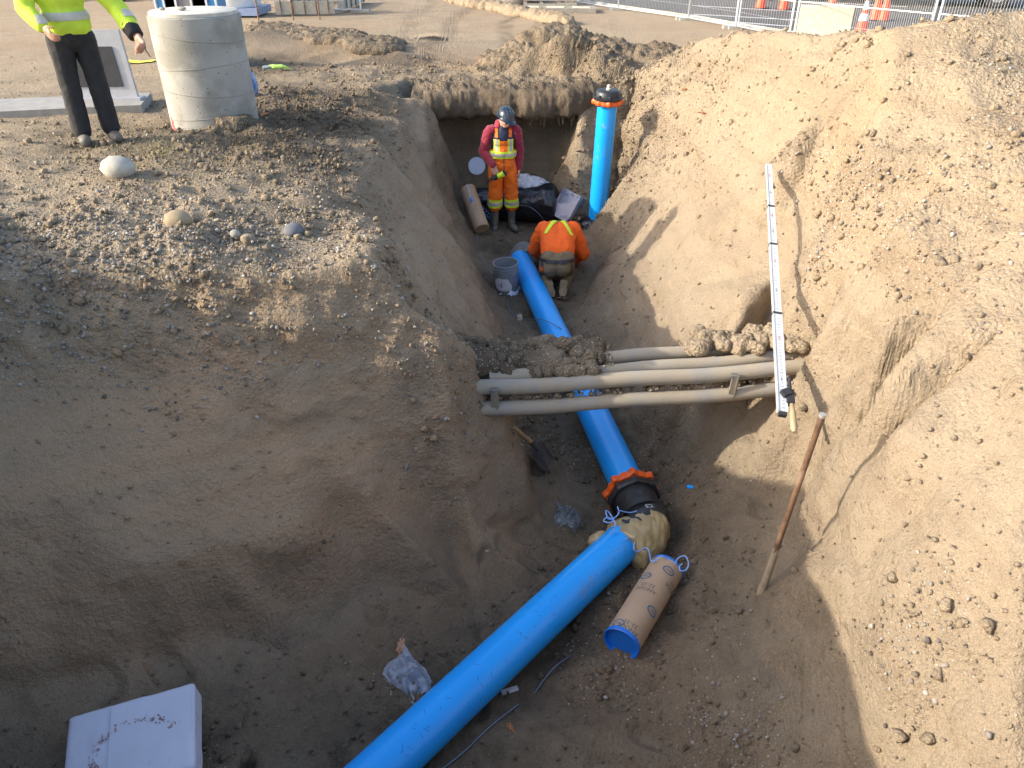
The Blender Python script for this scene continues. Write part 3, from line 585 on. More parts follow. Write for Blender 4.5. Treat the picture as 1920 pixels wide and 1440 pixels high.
def ring2d(rx, ry, wd, n=40):
    vs = []; fs = []
    for k in range(n):
        a = 2 * math.pi * k / n; vs += [Vector((rx * math.cos(a), ry * math.sin(a), 0)), Vector(((rx - wd) * math.cos(a), (ry - wd) * math.sin(a), 0))]
    for k in range(n): q = (k + 1) % n; fs.append((2 * k, 2 * q, 2 * q + 1, 2 * k + 1))
    return vs, fs

# ---------------------------------------------------------------- overhanging lip of the far wall, with roots
def blob_mesh(name, fn_pts, m, **kw): pass
nu, nv = 130, 60
lx = np.linspace(-1.45, 1.2, nu); ang = np.linspace(0, 1, nv)
LX, LA = np.meshgrid(lx, ang, indexing='ij')
# cross-section: from the top back, over the edge, down the front face, under and back into the wall
prof = np.array([(12.9, 1.86), (12.3, 1.93), (11.75, 1.92), (11.5, 1.86), (11.42, 1.74), (11.46, 1.62), (11.6, 1.56), (12.0, 1.6), (12.6, 1.62)])
pl = np.concatenate([[0], np.cumsum(np.hypot(*np.diff(prof, axis=0).T))]); pl /= pl[-1]
YY_ = np.interp(LA, pl, prof[:, 0]); ZZ_ = np.interp(LA, pl, prof[:, 1])
front = np.clip(1 - np.abs(LA - .5) * 2.2, 0, 1)
YY_ = YY_ + .12 * fbm(LX, LX * 0, LX * 0, 1.5, 3, 71) - .25 * np.clip((-.55 - LX) * 1.6, 0, 1) * front + np.clip(LX - .75, 0, 1) * .3
e = np.stack([LX, YY_, ZZ_], -1)
nl = grid_normals(e[..., 0], e[..., 1], e[..., 2]); nl = -nl if nl[nu // 2, 10, 2] < 0 else nl
dl = .05 * fbm(LX, YY_, ZZ_, 4, 4, 72) + np.clip(.7 - worley(LX * 10, YY_ * 10, ZZ_ * 10, 73), 0, 1) * .04 * (LA < .45) + .014 * fbm(LX * 3, YY_, ZZ_ * .3, 7, 3, 75) * front + .05 * (1 - 2 * np.abs(fbm(LX, YY_, ZZ_, 3.5, 4, 77))) + .02 * (1 - 2 * np.abs(fbm(LX, YY_, ZZ_, 14, 3, 78)))
e = e + nl * dl[..., None]
ii, jj = np.meshgrid(np.arange(nu - 1), np.arange(nv - 1), indexing='ij'); q0 = (ii * nv + jj).ravel()
lc = np.stack([np.clip(.3 + .5 * front + .3 * fbm(LX, YY_, ZZ_, 3, 2, 74), 0, 1), .15 * front, .2 * (LA < .4), .8 * (LA < .45) + .2], -1).reshape(-1, 4)
g2_ = link('overhanging_turf', mesh_np('overhanging_turf', e.reshape(-1, 3), np.stack([q0, q0 + 1, q0 + nv + 1, q0 + nv], 1), lc), M_SOIL)
tag(g2_, 'undercut lip of soil hanging over the hollow at the end of the trench', kind='structure')
M_ROOT = mat('root', (.2, .15, .1), .9, noise=.3)
mb = MB()
for k in range(240):
    x = random.uniform(-1.1, .95); y = 11.5 + random.uniform(0, .25); L = random.uniform(.03, .16) * (1.4 if x > .1 else .8)
    x2, y2 = x + random.uniform(-.05, .05), y + random.uniform(-.05, .05)
    mb.tube([(x, y, 1.62), ((x + x2) / 2 + random.uniform(-.02, .02), (y + y2) / 2, 1.6 - L * .5), (x2, y2, 1.6 - L)], [.006, .004, .0015], 4)
mb.build('hanging_roots', M_ROOT, label='thin roots hanging from the underside of the undercut soil lip', kind='stuff')

def soil_mound(name, ells, label, dark, seed, vox=.013, amp=1.0, gravel=.5, rf=.03, f0=10):
    "one continuous lumpy body of soil"
    mb = MB()
    for c, r in ells: mb.ell(c, r, n=16)
    o = fuse(name, mb, vox, M_SOIL, None, 3); me = o.data; n = len(me.vertices)
    co = np.zeros(n * 3); me.vertices.foreach_get('co', co); co = co.reshape(-1, 3); no = np.zeros(n * 3); me.vertices.foreach_get('normal', no); no = no.reshape(-1, 3)
    x, y, z = co.T; w1 = .04 * fbm(x, y, z, 9, 2, seed); w2 = .04 * fbm(x, y, z, 9, 2, seed + 1)
    d = rf * (1 - 2 * np.abs(fbm(x, y, z, 5, 4, seed + 2))) + .035 * np.clip(.75 - worley((x + w1) * f0, (y + w2) * f0, z * f0, seed), 0, 1) * (1 + fbm(x, y, z, 12, 2, seed + 3)) + .018 * np.clip(.7 - worley((x + w2) * 24, (y + w1) * 24, z * 24, seed + 4), 0, 1) + .006 * fbm(x, y, z, 45, 2, seed + 6)
    co += no * (d * amp)[:, None]; me.vertices.foreach_set('co', co.ravel())
    cd = np.clip(dark + .3 * fbm(x, y, z, 4, 3, seed + 5), 0, 1); ca = me.color_attributes.new('soil', 'FLOAT_COLOR', 'POINT'); ca.data.foreach_set('color', np.stack([cd, np.full(n, .08), np.full(n, gravel), np.full(n, .8)], 1).astype(np.float32).ravel()); me.update()
    return tag(o, label, kind='stuff')
# ---------------------------------------------------------------- pipes
M_BLUE = mat('blue_pvc', (.008, .36, 1.0),   .34, noise=.05, nscale=3, dirt=.2, dirtcol=(.2, .2, .2), dscale=2.2, spec=.5, coat=.2)
M_BLUED = mat('blue_pvc_muddy', (.008, .36, .98), .34, noise=.03, nscale=3, dirt=.26, dirtcol=(.3, .24, .15), dscale=4, spec=.5, coat=.2)
M_IRON = mat('black_iron', (.02, .021, .023), .42, noise=.4, bump=.002, bscale=40, dirt=.25, dirtcol=(.1, .085, .06), dscale=9)
M_ORANGE = mat('orange_iron', (.75, .11, .01), .45, noise=.12, bump=.001, bscale=50, dirt=.22, dscale=14)
M_BOLT = mat('bolt', (.07, .09, .13), .4, metal=.6, noise=.3)
M_WIREB = mat('blue_wire', (.10, .28, .75), .35, noise=.05)
M_WIREG = mat('grey_wire', (.13, .17, .25), .4, noise=.1)
RP = .141
def pipe_tube(mb, A, B, r, n=48, open_end=True, seg=24, bow=0):
    A, B = Vector(A), Vector(B); L = (B - A).length; M = axis_matrix(A, B)
    pr = [(r, L * k / seg) for k in range(seg + 1)]
    pr = [(r - .012, .0)] + pr + [(r - .012, L)] 
    mb.lathe([(r - .012, L * .5)] + pr + [(r - .012, L * .5 + .01)], n, M); return M
pa = Vector(at(719, 1440, RP + .01)); pb = Vector(at(1168, 1017, RP + .02)); dirn = (pb - pa).normalized(); pa0 = pa - dirn * 1.7
near_pipe = thing('water_pipe', pa0, 'bright blue plastic pipe crossing the near trench floor to the lower edge', 'pipe', 'blue water main pipes')
def local(o, mb):
    inv = Matrix.Translation(-o.location); mb.v = [tuple(inv @ Vector(q)) for q in mb.v]; return mb
mb = MB(); pipe_tube(mb, pa0, pb, RP); local(near_pipe, mb).build('pipe_barrel', M_BLUE, near_pipe, 30)
Mn = axis_matrix(pa0, pb); cdn = Mn.inverted() @ Vector((0, 0, CAMZ)); rr_ = random.Random(4); M_SCUFF = mat('scuff', (.03, .07, .16), .8)
mb = MB(); 
for k in range(70):
    a = math.atan2(cdn.y, cdn.x) + rr_.gauss(0, .55); z = 1.7 + rr_.random() * 2.2; l = rr_.uniform(.004, .02); rot_ = rr_.uniform(-.9, .9)
    wrapped(mb, [Vector((-l, -.0012, 0)), Vector((l, -.0008, 0)), Vector((l * .8, .0012, 0)), Vector((-l * .6, .001, 0))], [(0, 1, 2, 3)], RP + .0008, a, z, rot_)
mb.v = [tuple(Mn.to_3x3() @ Vector(q)) for q in mb.v]; mb.build('scuff_marks', M_SCUFF, near_pipe, 0, kind='stuff')
fa = Vector(at(1184, 925, RP + .01)); fb = Vector(at(979, 494, RP + .02)); fd = (fb - fa).normalized(); fb = fb + fd * .12
far_pipe = thing('water_pipe', fa, 'bright blue plastic pipe running up the trench under the grey ducts', 'pipe', 'blue water main pipes')
mb = MB(); pipe_tube(mb, fa, fb, RP); local(far_pipe, mb).build('pipe_barrel', M_BLUE, far_pipe, 30)

def gland(parent, M, r, sc=1.0):
    "orange lobed restraint ring, dark flange and bolts round a pipe, local Z along the pipe"
    lob = lambda a: 1 + .16 * max(0, math.cos(a * 8)) ** 1.5
    mb = MB(); mb.lathe([(r + .002, -.028), (r + .04, -.03), (r + .052, -.012), (r + .052, .022), (r + .034, .036), (r + .002, .034)], 96, M, lob, close=True)
    ringo = mb.build('restraint_ring', M_ORANGE, parent, 50)
    for k in range(8):
        a = 2 * math.pi * k / 8 + math.pi / 8
        mb = MB(); Mk = M @ Matrix.Rotation(a, 4, 'Z') @ Matrix.Translation((r + .028, 0, .016)); mb.lathe([(.02, 0), (.022, .012), (.014, .026)], 6, Mk)
        w_ = mb.build('wedge_lug', M_ORANGE, parent, 30)
    for k in range(8):
        a = 2 * math.pi * k / 8; Mk = M @ Matrix.Rotation(a, 4, 'Z') @ Matrix.Translation((r + .045, 0, 0))
        mb = MB(); mb.lathe([(.009, -.1), (.009, .045)], 10, Mk); mb.lathe([(.018, .02), (.018, .04)], 6, Mk); mb.lathe([(.017, -.1), (.017, -.085)], 6, Mk)
        mb.build('bolt', M_BOLT, parent, 30)
# the elbow between the two pipes
e0 = fa; e4 = pb
el = thing('pipe_elbow', fa, 'black iron elbow with orange restraint ring joining the two blue pipes', 'pipe fitting')
mid = Vector(at(1216, 978, RP + .02)); c1 = fa - fd * .28
P_ = smooth_path([fa + fd * .02, fa - fd * .12, c1, (c1 + mid) / 2 + Vector((.01, 0, 0)), mid, mid + (pb - mid) * .5 + Vector((.03, -.02, 0)), pb + dirn * .03], 6)
Me = Matrix.Translation(-fa)
mb = MB(); mb.tube(P_, [.168 if i < 9 else .158 for i in range(len(P_))], 36); mb.v = [tuple(Me @ Vector(q)) for q in mb.v]; mb.build('elbow_body', M_IRON, el, 60)
Mg = axis_matrix(fa, fb); Mg.translation = Vector((0, 0, 0)) + fd * .02
gland(el, Mg, RP + .006)
mb = MB(); mb.lathe([(RP + .01, -.115), (RP + .05, -.115), (RP + .062, -.1), (RP + .062, -.075), (RP + .03, -.065), (RP + .02, -.035), (RP + .01, -.035)], 64, Mg, lambda a: 1 + .05 * max(0, math.cos(a * 8)), close=True); mb.build('flange', M_IRON, el, 50)
mb = MB(); mb.tube([tuple(Me @ (c1 + fd * .02)), tuple(Me @ (c1 - fd * .03))], .183, 40); mb.build('bell_rim', M_IRON, el, 50)
vs, fs = text_mesh('TC5', .05); mb = MB(); Mt = axis_matrix(Vector((0, 0, 0)), fd); Mt.translation = Me @ (c1 - fd * .07 + Vector((.0, 0, 0)))
tmp = MB(); wrapped(tmp, vs, fs, .1815, 0, 0, math.pi); upa = None
for q in tmp.v: pass
best = max(range(72), key=lambda k: (Mt.to_3x3() @ Vector((math.cos(k * R(5)), math.sin(k * R(5)), 0))).z)
tmp = MB(); wrapped(tmp, vs, fs, .172, best * R(5) + R(8), 0, math.pi); tmp.v = [tuple(Mt @ Vector(q)) for q in tmp.v]
tmp.build('painted_mark', mat('white_marker', (.6, .62, .66), .7), el, 0)
# olive plastic bag tied round the joint
M_BAG = mat('olive_film', (.36, .28, .14), .28, noise=.25, nscale=8, spec=.6)
bg_ = thing('plastic_wrap', pb, 'creased olive plastic film bunched round the pipe elbow joint', 'plastic wrap')
bp = smooth_path([mid + Vector((-.03, .015, .0)), (mid + pb) / 2 + Vector((.02, .0, 0)), pb + dirn * .06, pb - dirn * .02], 8)
mb = MB(); n_ = len(bp); offb = Vector((.03, -.045, -.01)); mb.ell((.09, .02, -.03), (.09, .12, .11), n=16); mb.ell((.04, .08, .02), (.14, .07, .12), n=16); mb.ell((.13, -.07, -.06), (.09, .1, .1), n=16); mb.tube([q - pb + offb for q in bp], [(.150 + .010 * math.sin(math.pi * i / (n_ - 1)) + .004 * math.sin(i * 1.1)) for i in range(n_)], 60)
wr = fuse('film', mb, .012, M_BAG, bg_, 2); wrinkle(wr, .014, 4.5, 5, (1, .5, 1)); wrinkle(wr, .008, 10, 8, (1.6, .3, 1.2)); wrinkle(wr, .0035, 26, 9, (1.5, .4, 1.5))
mb = MB(); mb.ell((-.16, .0, .02), (.10, .05, .08), n=20, rot=(.3, .4, .5)); wr2 = fuse('film_tail', mb, .01, M_BAG, bg_, 1); wrinkle(wr2, .012, 18, 6)

# vertical riser
rb = Vector((1.265, 10.75, .02)); rt = Vector(aty(1139, 193, 10.68))
ri = thing('riser_pipe', rb, 'tall blue riser pipe standing upright with black cap and orange ring', 'pipe')
Rr = .134; mb = MB(); mb.lathe([(Rr, k * (rt - rb).length / 12) for k in range(13)], 48, axis_matrix((0, 0, 0), rt - rb)); mb.build('pipe_barrel', M_BLUED, ri, 30)
Mr = axis_matrix((0, 0, 0), -(rt - rb)); Mr.translation = rt - rb + Vector((0, 0, .02)); gland(ri, Mr, Rr + .003)
Mc = axis_matrix((0, 0, 0), rt - rb); Mc.translation = rt - rb
mb = MB(); mb.lathe([(Rr + .02, .045), (Rr + .062, .05), (Rr + .066, .062), (Rr + .066, .085), (Rr + .04, .095), (Rr + .03, .15), (Rr + .012, .168), (.06, .172), (.0, .174)], 64, Mc); mb.build('cap', M_IRON, ri, 45)
mb = MB(); mb.lathe([(.035, .17), (.035, .19), (.022, .195), (.022, .235), (.0, .24)], 16, Mc); mb.build('plug', mat('pale_plug', (.5, .46, .38), .6, dirt=.2), ri, 40)
M_POLY = mat('black_film', (.012, .013, .016), .28, noise=.3, spec=.6, bump=.002, bscale=30)
bo = thing('black_wrap', rb, 'black plastic film wrapped round the foot of the blue riser', 'plastic wrap')
mb = MB(); mb.ell((-.05, -.02, .1), (.21, .2, .15), n=24); mb.ell((-.25, -.12, .02), (.22, .14, .09), n=24, rot=(0, .2, .4)); mb.ell((.12, -.1, .04), (.12, .12, .09), n=20)
wr = fuse('film', mb, .014, M_POLY, bo, 2); wrinkle(wr, .03, 8, 3); wrinkle(wr, .01, 20, 4)
mb = MB(); mb.ell((0, 0, 0), (.15, .12, .13), n=20, noise=.06); cl_ = fuse('cloth', mb, .012, mat('grey_tarp', (.10, .11, .105), .7, noise=.2), None, 1, label='dark grey cloth bunched over the far end of the blue pipe', category=None) if False else None
cp_ = Vector(at(983, 478, .2)); tc_ = thing('cover_cloth', cp_, 'grey green cloth laid over the far end of the blue pipe', 'cloth')
mb = MB(); gr_n = 22; vs = []; fs = []
for i in range(gr_n):
    for j in range(gr_n):
        x = (i / (gr_n - 1) - .5) * .6; y = (j / (gr_n - 1) - .5) * .26
        z = math.sqrt(max(.0, .17 ** 2 - min(abs(x), .17) ** 2)) - .0 - max(0, abs(x) - .17) * .5 + .012 * math.sin(9 * y + 5 * x) + .01 * math.sin(23 * x + 11 * y)
        vs.append((x, y, z - .05))
fs = [(i * gr_n + j, (i + 1) * gr_n + j, (i + 1) * gr_n + j + 1, i * gr_n + j + 1) for i in range(gr_n - 1) for j in range(gr_n - 1)]
mb.add(vs, fs, Matrix.Rotation(R(8), 4, 'Z')); oc = mb.build('cloth_sheet', mat('grey_cloth', (.14, .15, .14), .8, noise=.2), tc_, 0); oc.data.polygons.foreach_set('use_smooth', [True] * len(oc.data.polygons))
s_ = oc.modifiers.new('t', 'SOLIDIFY'); s_.thickness = .006
mb = MB()

# ---------------------------------------------------------------- grey ducts crossing the trench
M_DUCT = mat('grey_duct', (.25, .255, .26), .65, noise=.15, nscale=4, dirt=.84, dirtcol=(.36, .30, .21), dscale=3.5, bump=.0015, bscale=50)
def duct(A, B, r, label):
    A, B = Vector(A), Vector(B); t_ = thing('duct_pipe', A, label, 'duct', 'grey ducts crossing the trench')
    L = (B - A).length; n = 26; P = [Vector((B - A) * (k / n)) + Vector((0, 0, .008 * math.sin(k * .6) - .02 * math.sin(math.pi * k / n))) for k in range(n + 1)]
    mb = MB(); mb.tube(P, r, 28); mb.build('duct_barrel', M_DUCT, t_, 30)
    return t_, P
UA, UB = Vector(at(760, 733, 1.13)), Vector(at(1560, 685, 1.13)); LA_, LB_ = Vector(at(770, 773, .975)), Vector(at(1540, 724, .975))
UB = UA + (UB - UA) * 1.0
t1, PU = duct(UA, UB, .058, 'uppermost front grey duct crossing above the blue pipe, thickest looking one')
t2, PL_ = duct(LA_, LB_, .056, 'lowest grey duct crossing the trench, muddy, with a strap at each end')
sh = Vector((0, .165, .01)); t3, _ = duct(UA + sh + Vector((.6, .0, 0)), UB + sh + Vector((-.1, 0, 0)), .052, 'third grey duct from the front, partly buried in crumbs of soil')
t4, _ = duct(UA + sh * 2 + Vector((.6, .0, .0)), UB + sh * 2 + Vector((-.3, .0, 0)), .052, 'rearmost grey duct of the crossing bundle, nearest the workers')
M_SPACER = mat('spacer_plastic', (.16, .15, .14), .8, noise=.3, dirt=.5, dirtcol=(.3, .24, .16))
def spacer(px, py, label, lean):
    u = (Vector(at(px, py, 1.05)).x - UA.x) / (UB.x - UA.x); a = UA + (UB - UA) * u; b = LA_ + (LB_ - LA_) * u; b.x = a.x
    o = thing('duct_spacer', (a + b) / 2, label, 'strap', 'spacers between the ducts')
    mb = MB(); d = (a - b); c0 = Vector((0, 0, 0))
    mb.box((0, -.062, -.01), (.055, .018, .2), rot=(0, lean, 0)); mb.box((-.005, -.05, .085), (.05, .035, .02), rot=(.4, lean, 0)); mb.build('strap_plate', M_SPACER, o, 30)
    mb = MB(); mb.box((.012 + lean * .05, -.073, -.01), (.008, .006, .18), rot=(0, lean, 0)); mb.build('rib', M_SPACER, o, 30)
    return o
spacer(928, 750, 'left dark strap where the ducts enter the near bank', 0)
spacer(1371, 715, 'right brown strap holding the two front ducts apart', .05)
# soil left lying on the ducts
def heap(name, spots, label, seed, dark):
    rg = np.random.default_rng(seed); V = []; F = []; Cc = []; n0 = 0
    for (c, r) in spots:
        ax_ = rg.normal(0, 1, 3); ax_ /= np.linalg.norm(ax_); v = IV2 * rg.uniform(.6, 1.15, 3) * r; v = v - .45 * np.outer(np.maximum(v @ ax_ - .35 * r, 0), ax_) * 2; c = np.array(c); w_ = v + c
        d = .6 * fbm(w_[:, 0], w_[:, 1], w_[:, 2], 1.1 / r, 3, seed) + rg.uniform(-.1, .1, len(v)); w_ = c + v * (1 + d)[:, None]
        V.append(w_); F.append(IF2 + n0); n0 += len(v); Cc.append(np.tile([dark + rg.uniform(-.15, .15), .05, .5, .9], (len(v), 1)))
    o = link(name, mesh_np(name, np.concatenate(V), np.concatenate(F), np.clip(np.concatenate(Cc), 0, 1), False), M_SOIL); tag(o, label, kind='stuff'); return o
rg = random.Random(5); el_ = []
for k in range(120):
    u = rg.random(); x = -.5 + u * 1.18; yy = 4.8 + rg.uniform(-.05, .36); hh = (.03 + .13 * (.5 + .5 * math.sin(u * 9 + 1.2)) * (1.1 - .5 * u)) * max(0, 1 - abs(yy - 4.98) / .26); r = rg.uniform(.03, .07)
    el_.append(((x, yy, 1.16 + hh * rg.uniform(.3, 1)), (r * rg.uniform(.8, 1.4), r, r * .75)))
for k in range(26):
    x = -.55 + k * .044; el_.append(((x, 4.95, 1.15), (.09, .15, .06)))
el_ += [((-.5, 4.8, 1.28), (.2, .16, .12)), ((-.3, 4.85, 1.2), (.18, .16, .1))]
soil_mound('soil_on_ducts', el_, 'crumbling dark soil and gravel left lying across the left half of the ducts', .6, 3, vox=.01, rf=.018, f0=15)
el_ = []
for k in range(30):
    u = k / 29; x = 1.42 + u * .95; y0 = 5.0 + (.08 if x < 1.8 else 0); el_.append(((x, y0 + rg.uniform(-.02, .24), 1.17 + rg.uniform(-.01, .05) + .07 * u), (rg.uniform(.05, .1), rg.uniform(.05, .09), rg.uniform(.025, .05))))
soil_mound('soil_on_ducts', el_, 'dry sandy lumps heaped over the right ends of the ducts beside the staff', .05, 14, vox=.01, gravel=.2, rf=.016, f0=16)
sp_ = []
for k in range(240):
    x = rg.uniform(-.5, .75); sp_.append(((x, 4.72 + rg.uniform(-.02, .4), 1.2 + rg.uniform(0, .05)), .006 * 4 ** (rg.random() ** 2)))
heap('duct_crumbs', sp_, 'small crumbs and stones on the soil over the ducts', 3, .3)
sp_ = []
for k in range(260):
    u = rg.random(); q = LA_ + (LB_ - LA_) * (.12 + u * .75); sp_.append(((q.x, q.y + rg.uniform(-.0, .12), q.z + .05 + rg.uniform(-.01, .02)), rg.uniform(.008, .022)))
heap('soil_on_ducts', sp_, 'thin line of sand lying in the groove on the lowest duct', 8, .1)

# ---------------------------------------------------------------- levelling staff
sa, sb_ = Vector(at(1441, 310, 2.2)), Vector(at(1467, 774, 1.28))
st = thing('levelling_staff', sb_, 'long pale telescopic measuring staff leaning on the sunlit sand bank', 'measuring staff')
dv = (sa - sb_); Ls = dv.length; z_ = dv.normalized(); n_ = Vector((0, -.62, .78)); n_ = (n_ - z_ * n_.dot(z_)).normalized(); x_ = n_.cross(z_)
Ms = Matrix((x_, n_, z_)).transposed().to_4x4(); st.matrix_world = Matrix.Translation(sb_) @ Ms
M_ALU = mat('staff_white', (.50, .53, .55), .38, noise=.05, dirt=.12); M_EDGE = mat('staff_edge', (.62, .64, .66), .35, metal=.3); M_INK = mat('black_print', (.03, .03, .035), .6); M_TICK = mat('grey_tick', (.2, .21, .23), .6); M_RED = mat('red_print', (.6, .05, .04), .6)
fr = [0, .40, .66, .80, 1.0]; ws = [.054, .049, .044, .038]
# the photo's joints lie at these fractions of the staff
fr = [0, .335, .615, .79, 1.0]
for k in range(4):
    a, b = fr[k] * Ls, fr[k + 1] * Ls; wd = ws[k]
    mb = MB(); mb.box((0, 0, (a + b) / 2), (wd, .03 - k * .003, b - a)); sec = mb.build('staff_section', M_ALU, st, 30)
    for sgn in (-1, 1):
        mb = MB(); mb.box((sgn * (wd / 2 + .002), .001, (a + b) / 2), (.006, .036 - k * .003, b - a - .002)); mb.build('edge_rail', M_EDGE, sec, 30)
    mb = MB(); mb.box((0, 0, b - .012), (wd + .014, .042 - k * .003, .016)); mb.build('joint_collar', M_INK if k < 3 else M_EDGE, st, 30)
    mb = MB(); q = a + .03; i = 0
    while q < b - .04:
        L = .022 if i % 5 == 0 else .01; mb.box((-.004, .0165 - k * .0015, q), (L, .0012, .003)); q += .03 if k < 3 else .09; i += 1
    mb.build('graduation_marks', M_TICK, sec, 0, kind='stuff')
    for q2, tx, m_ in ((a + (b - a) * .3, str(k + 1), M_INK), (a + (b - a) * .72, str(k + 2), M_RED)):
        vs, fs = text_mesh(tx, .036); mb = MB(); mb.add([(-v_.x, .0172 - k * .0015, v_.y + q2) for v_ in vs], fs); mb.build('printed_number', m_, sec, 0)
mb = MB(); mb.box((0, 0, -.012), (.05, .03, .03)); mb.build('foot', M_INK, st, 30)
mb = MB(); mb.box((-.05, .01, .13), (.05, .05, .11)); mb.box((-.02, .03, .15), (.06, .03, .05), rot=(0, .6, 0)); mb.tube([(-.055, .01, .2), (-.055, .01, .3)], .012, 10); mb.build('clamp', M_INK, st, 30)
mb = MB(); mb.tube([(-.06, .012, .1), (-.062, .012, .0), (-.064, .012, -.12), (-.064, .012, -.15)], [.012, .02, .023, .012], 14); mb.build('level_handle', mat('amber_handle', (.34, .27, .16), .35, noise=.15), st, 40)

# ---------------------------------------------------------------- bar, shovel, bucket, lid
M_RUST = mat('rusty_steel', (.17, .095, .055), .7, metal=.3, noise=.35, nscale=20, bump=.0015, bscale=120, two=((.3, .2, .13), 9, .52))
ba = Vector(at(1425, 1118, .36)); bt = Vector(aty(1543, 776, ba.y - .02))
bar = thing('digging_bar', ba, 'rusty steel bar standing upright in the near right bank', 'bar')
dv = bt - ba; mb = MB(); mb.tube([dv * k for k in (-.12, 0, .2, .45, .7, .985)], [.013, .017, .0185, .017, .017, .017], 14, jit=.05); mb.build('shaft', M_RUST, bar, 50)
mb = MB(); mb.tube([dv * .985, dv * .992, dv], [.017, .019, .018], 16); mb.build('head', mat('bright_steel', (.5, .48, .44), .4, metal=.5, noise=.1), bar, 30)
mb = MB(); mb.tube([dv * k for k in (-.02, .1, .22, .3)], [.026, .022, .021, .0178], 14, jit=.12); mb.build('mud_coating', mat('dry_mud', (.36, .29, .2), .95, noise=.2, bump=.004), bar, 50)
# shovel under the ducts
M_ASH = mat('ash_wood', (.42, .25, .11), .55, noise=.25, nscale=30, dirt=.25)
s1, s2, s3 = Vector(at(920, 768, .55)), Vector(at(1002, 834, .25)), Vector(at(1034, 872, .07))
shv = thing('shovel', s2, 'wooden handled shovel leaning against the near bank below the ducts', 'shovel')
mb = MB(); mb.tube([(s1 - (s2 - s1) * .3) - s2, Vector((0, 0, 0))], [.018, .02], 14); mb.build('handle', M_ASH, shv, 40)
M_STEEL = mat('muddy_steel', (.09, .085, .08), .5, metal=.4, noise=.3, dirt=.3)
dS = (s3 - s2); mb = MB(); mb.tube([Vector((0, 0, 0)) - dS * .15, dS * .25], [.026, .02], 14); mb.build('socket', M_STEEL, shv, 40)
mb = MB(); nu_, nv_ = 9, 9; up_ = Vector((.3, -.25, .9)); t_ = dS.normalized(); side = up_.cross(t_).normalized(); nn = t_.cross(side); vs = []
for i in range(nu_):
    f_ = i / (nu_ - 1); L = .25 + f_ * .98; wd = .105 * (1 - max(0, f_ - .55) ** 1.6 * 2.6) if f_ > .02 else .1
    for j in range(nv_):
        g = (j / (nv_ - 1) - .5) * 2; vs.append(dS.normalized() * (.03 + f_ * .29) + side * g * wd - nn * (.035 * (1 - g * g)) - nn * .02 * math.sin(f_ * 3))
fs = [(i * nv_ + j, (i + 1) * nv_ + j, (i + 1) * nv_ + j + 1, i * nv_ + j + 1) for i in range(nu_ - 1) for j in range(nv_ - 1)]
mb.add(vs, fs); bl = mb.build('blade', M_STEEL, shv, 60); sm_ = bl.modifiers.new('t', 'SOLIDIFY'); sm_.thickness = .003
# bucket
M_PAIL = mat('grey_pail', (.22, .25, .28), .42, noise=.06, dirt=.25, dirtcol=(.2, .18, .15), dscale=10)
bk_ = Vector(at(951, 546, .07)); pail = thing('bucket', bk_, 'grey plastic bucket with torn white label beside the blue pipe', 'bucket', rot=(R(3), R(-3), 0))
mb = MB(); mb.lathe([(.128, 0), (.135, .01), (.147, .30), (.152, .30), (.152, .312), (.149, .312), (.149, .335), (.156, .336), (.156, .35), (.15, .35), (.151, .385), (.157, .386), (.157, .396), (.147, .396), (.142, .2), (.128, .012), (0, .01)], 56); mb.build('pail_body', M_PAIL, pail, 35)
mb = MB(); mb.tube(smooth_path([(.156 * math.cos(a), .156 * math.sin(a) - .02 * math.sin(a), .31 - .09 * abs(math.sin(a)) ** .7) for a in [math.pi * (1 + k / 12) for k in range(13)]], 3), .003, 8); mb.build('wire_handle', M_BOLT, pail, 50)
lab = []; mb = MB(); n = 14
for i in range(n):
    for j in range(8):
        a = R(-152) + R(88) * i / (n - 1); zz = .07 + .17 * j / 7
        if i > 10: zz = .07 + (.17 - .09 * (i - 10) / 3) * j / 7
        if i < 2: zz = .1 + .1 * j / 7
        rr = .1325 + .0155 * (zz / .3) + .004 + (.008 if i < 2 else 0); lab.append((rr * math.cos(a), rr * math.sin(a), zz))
mb.add(lab, [(i * 8 + j, (i + 1) * 8 + j, (i + 1) * 8 + j + 1, i * 8 + j + 1) for i in range(n - 1) for j in range(7)]); mb.build('paper_label', mat('torn_label', (.62, .62, .66), .6, noise=.15, nscale=30, two=((.35, .3, .28), 40, .6)), pail, 60)
mb = MB(); vs = [];
poly = [(-.035, -.04), (.035, -.04), (.035, .03), (.02, .03), (.026, .045), (.008, .04), (0, .06), (-.008, .04), (-.026, .045), (-.02, .03), (-.035, .03)]
wrapped(mb, [Vector((x, y, 0)) for x, y in poly], [tuple(range(len(poly)))], .1455, R(-128), .16); mb.build('label_emblem', M_INK, pail, 0)
mb = MB(); vs, fs = text_mesh('SEAL', .022); wrapped(mb, vs, fs, .1462, R(-128), .15); mb.build('label_text', mat('grey_print', (.45, .45, .5), .6), pail, 0)
ld = Vector(aty(894, 311, 11.35)); lid = thing('round_lid', ld, 'round pale blue white lid standing on edge behind the standing worker', 'lid')
lid.rotation_euler = Vector((.15, -1, .25)).to_track_quat('Z', 'Y').to_euler(); mb = MB(); mb.lathe([(0, .0), (.138, .0), (.14, .008), (.155, .008), (.157, -.012), (.15, -.012), (.15, -.004), (0, -.004)], 48, Matrix.Scale(.82, 4)); mb.build('lid_disc', mat('lid_white', (.6, .67, .8), .45, noise=.04), lid, 40)

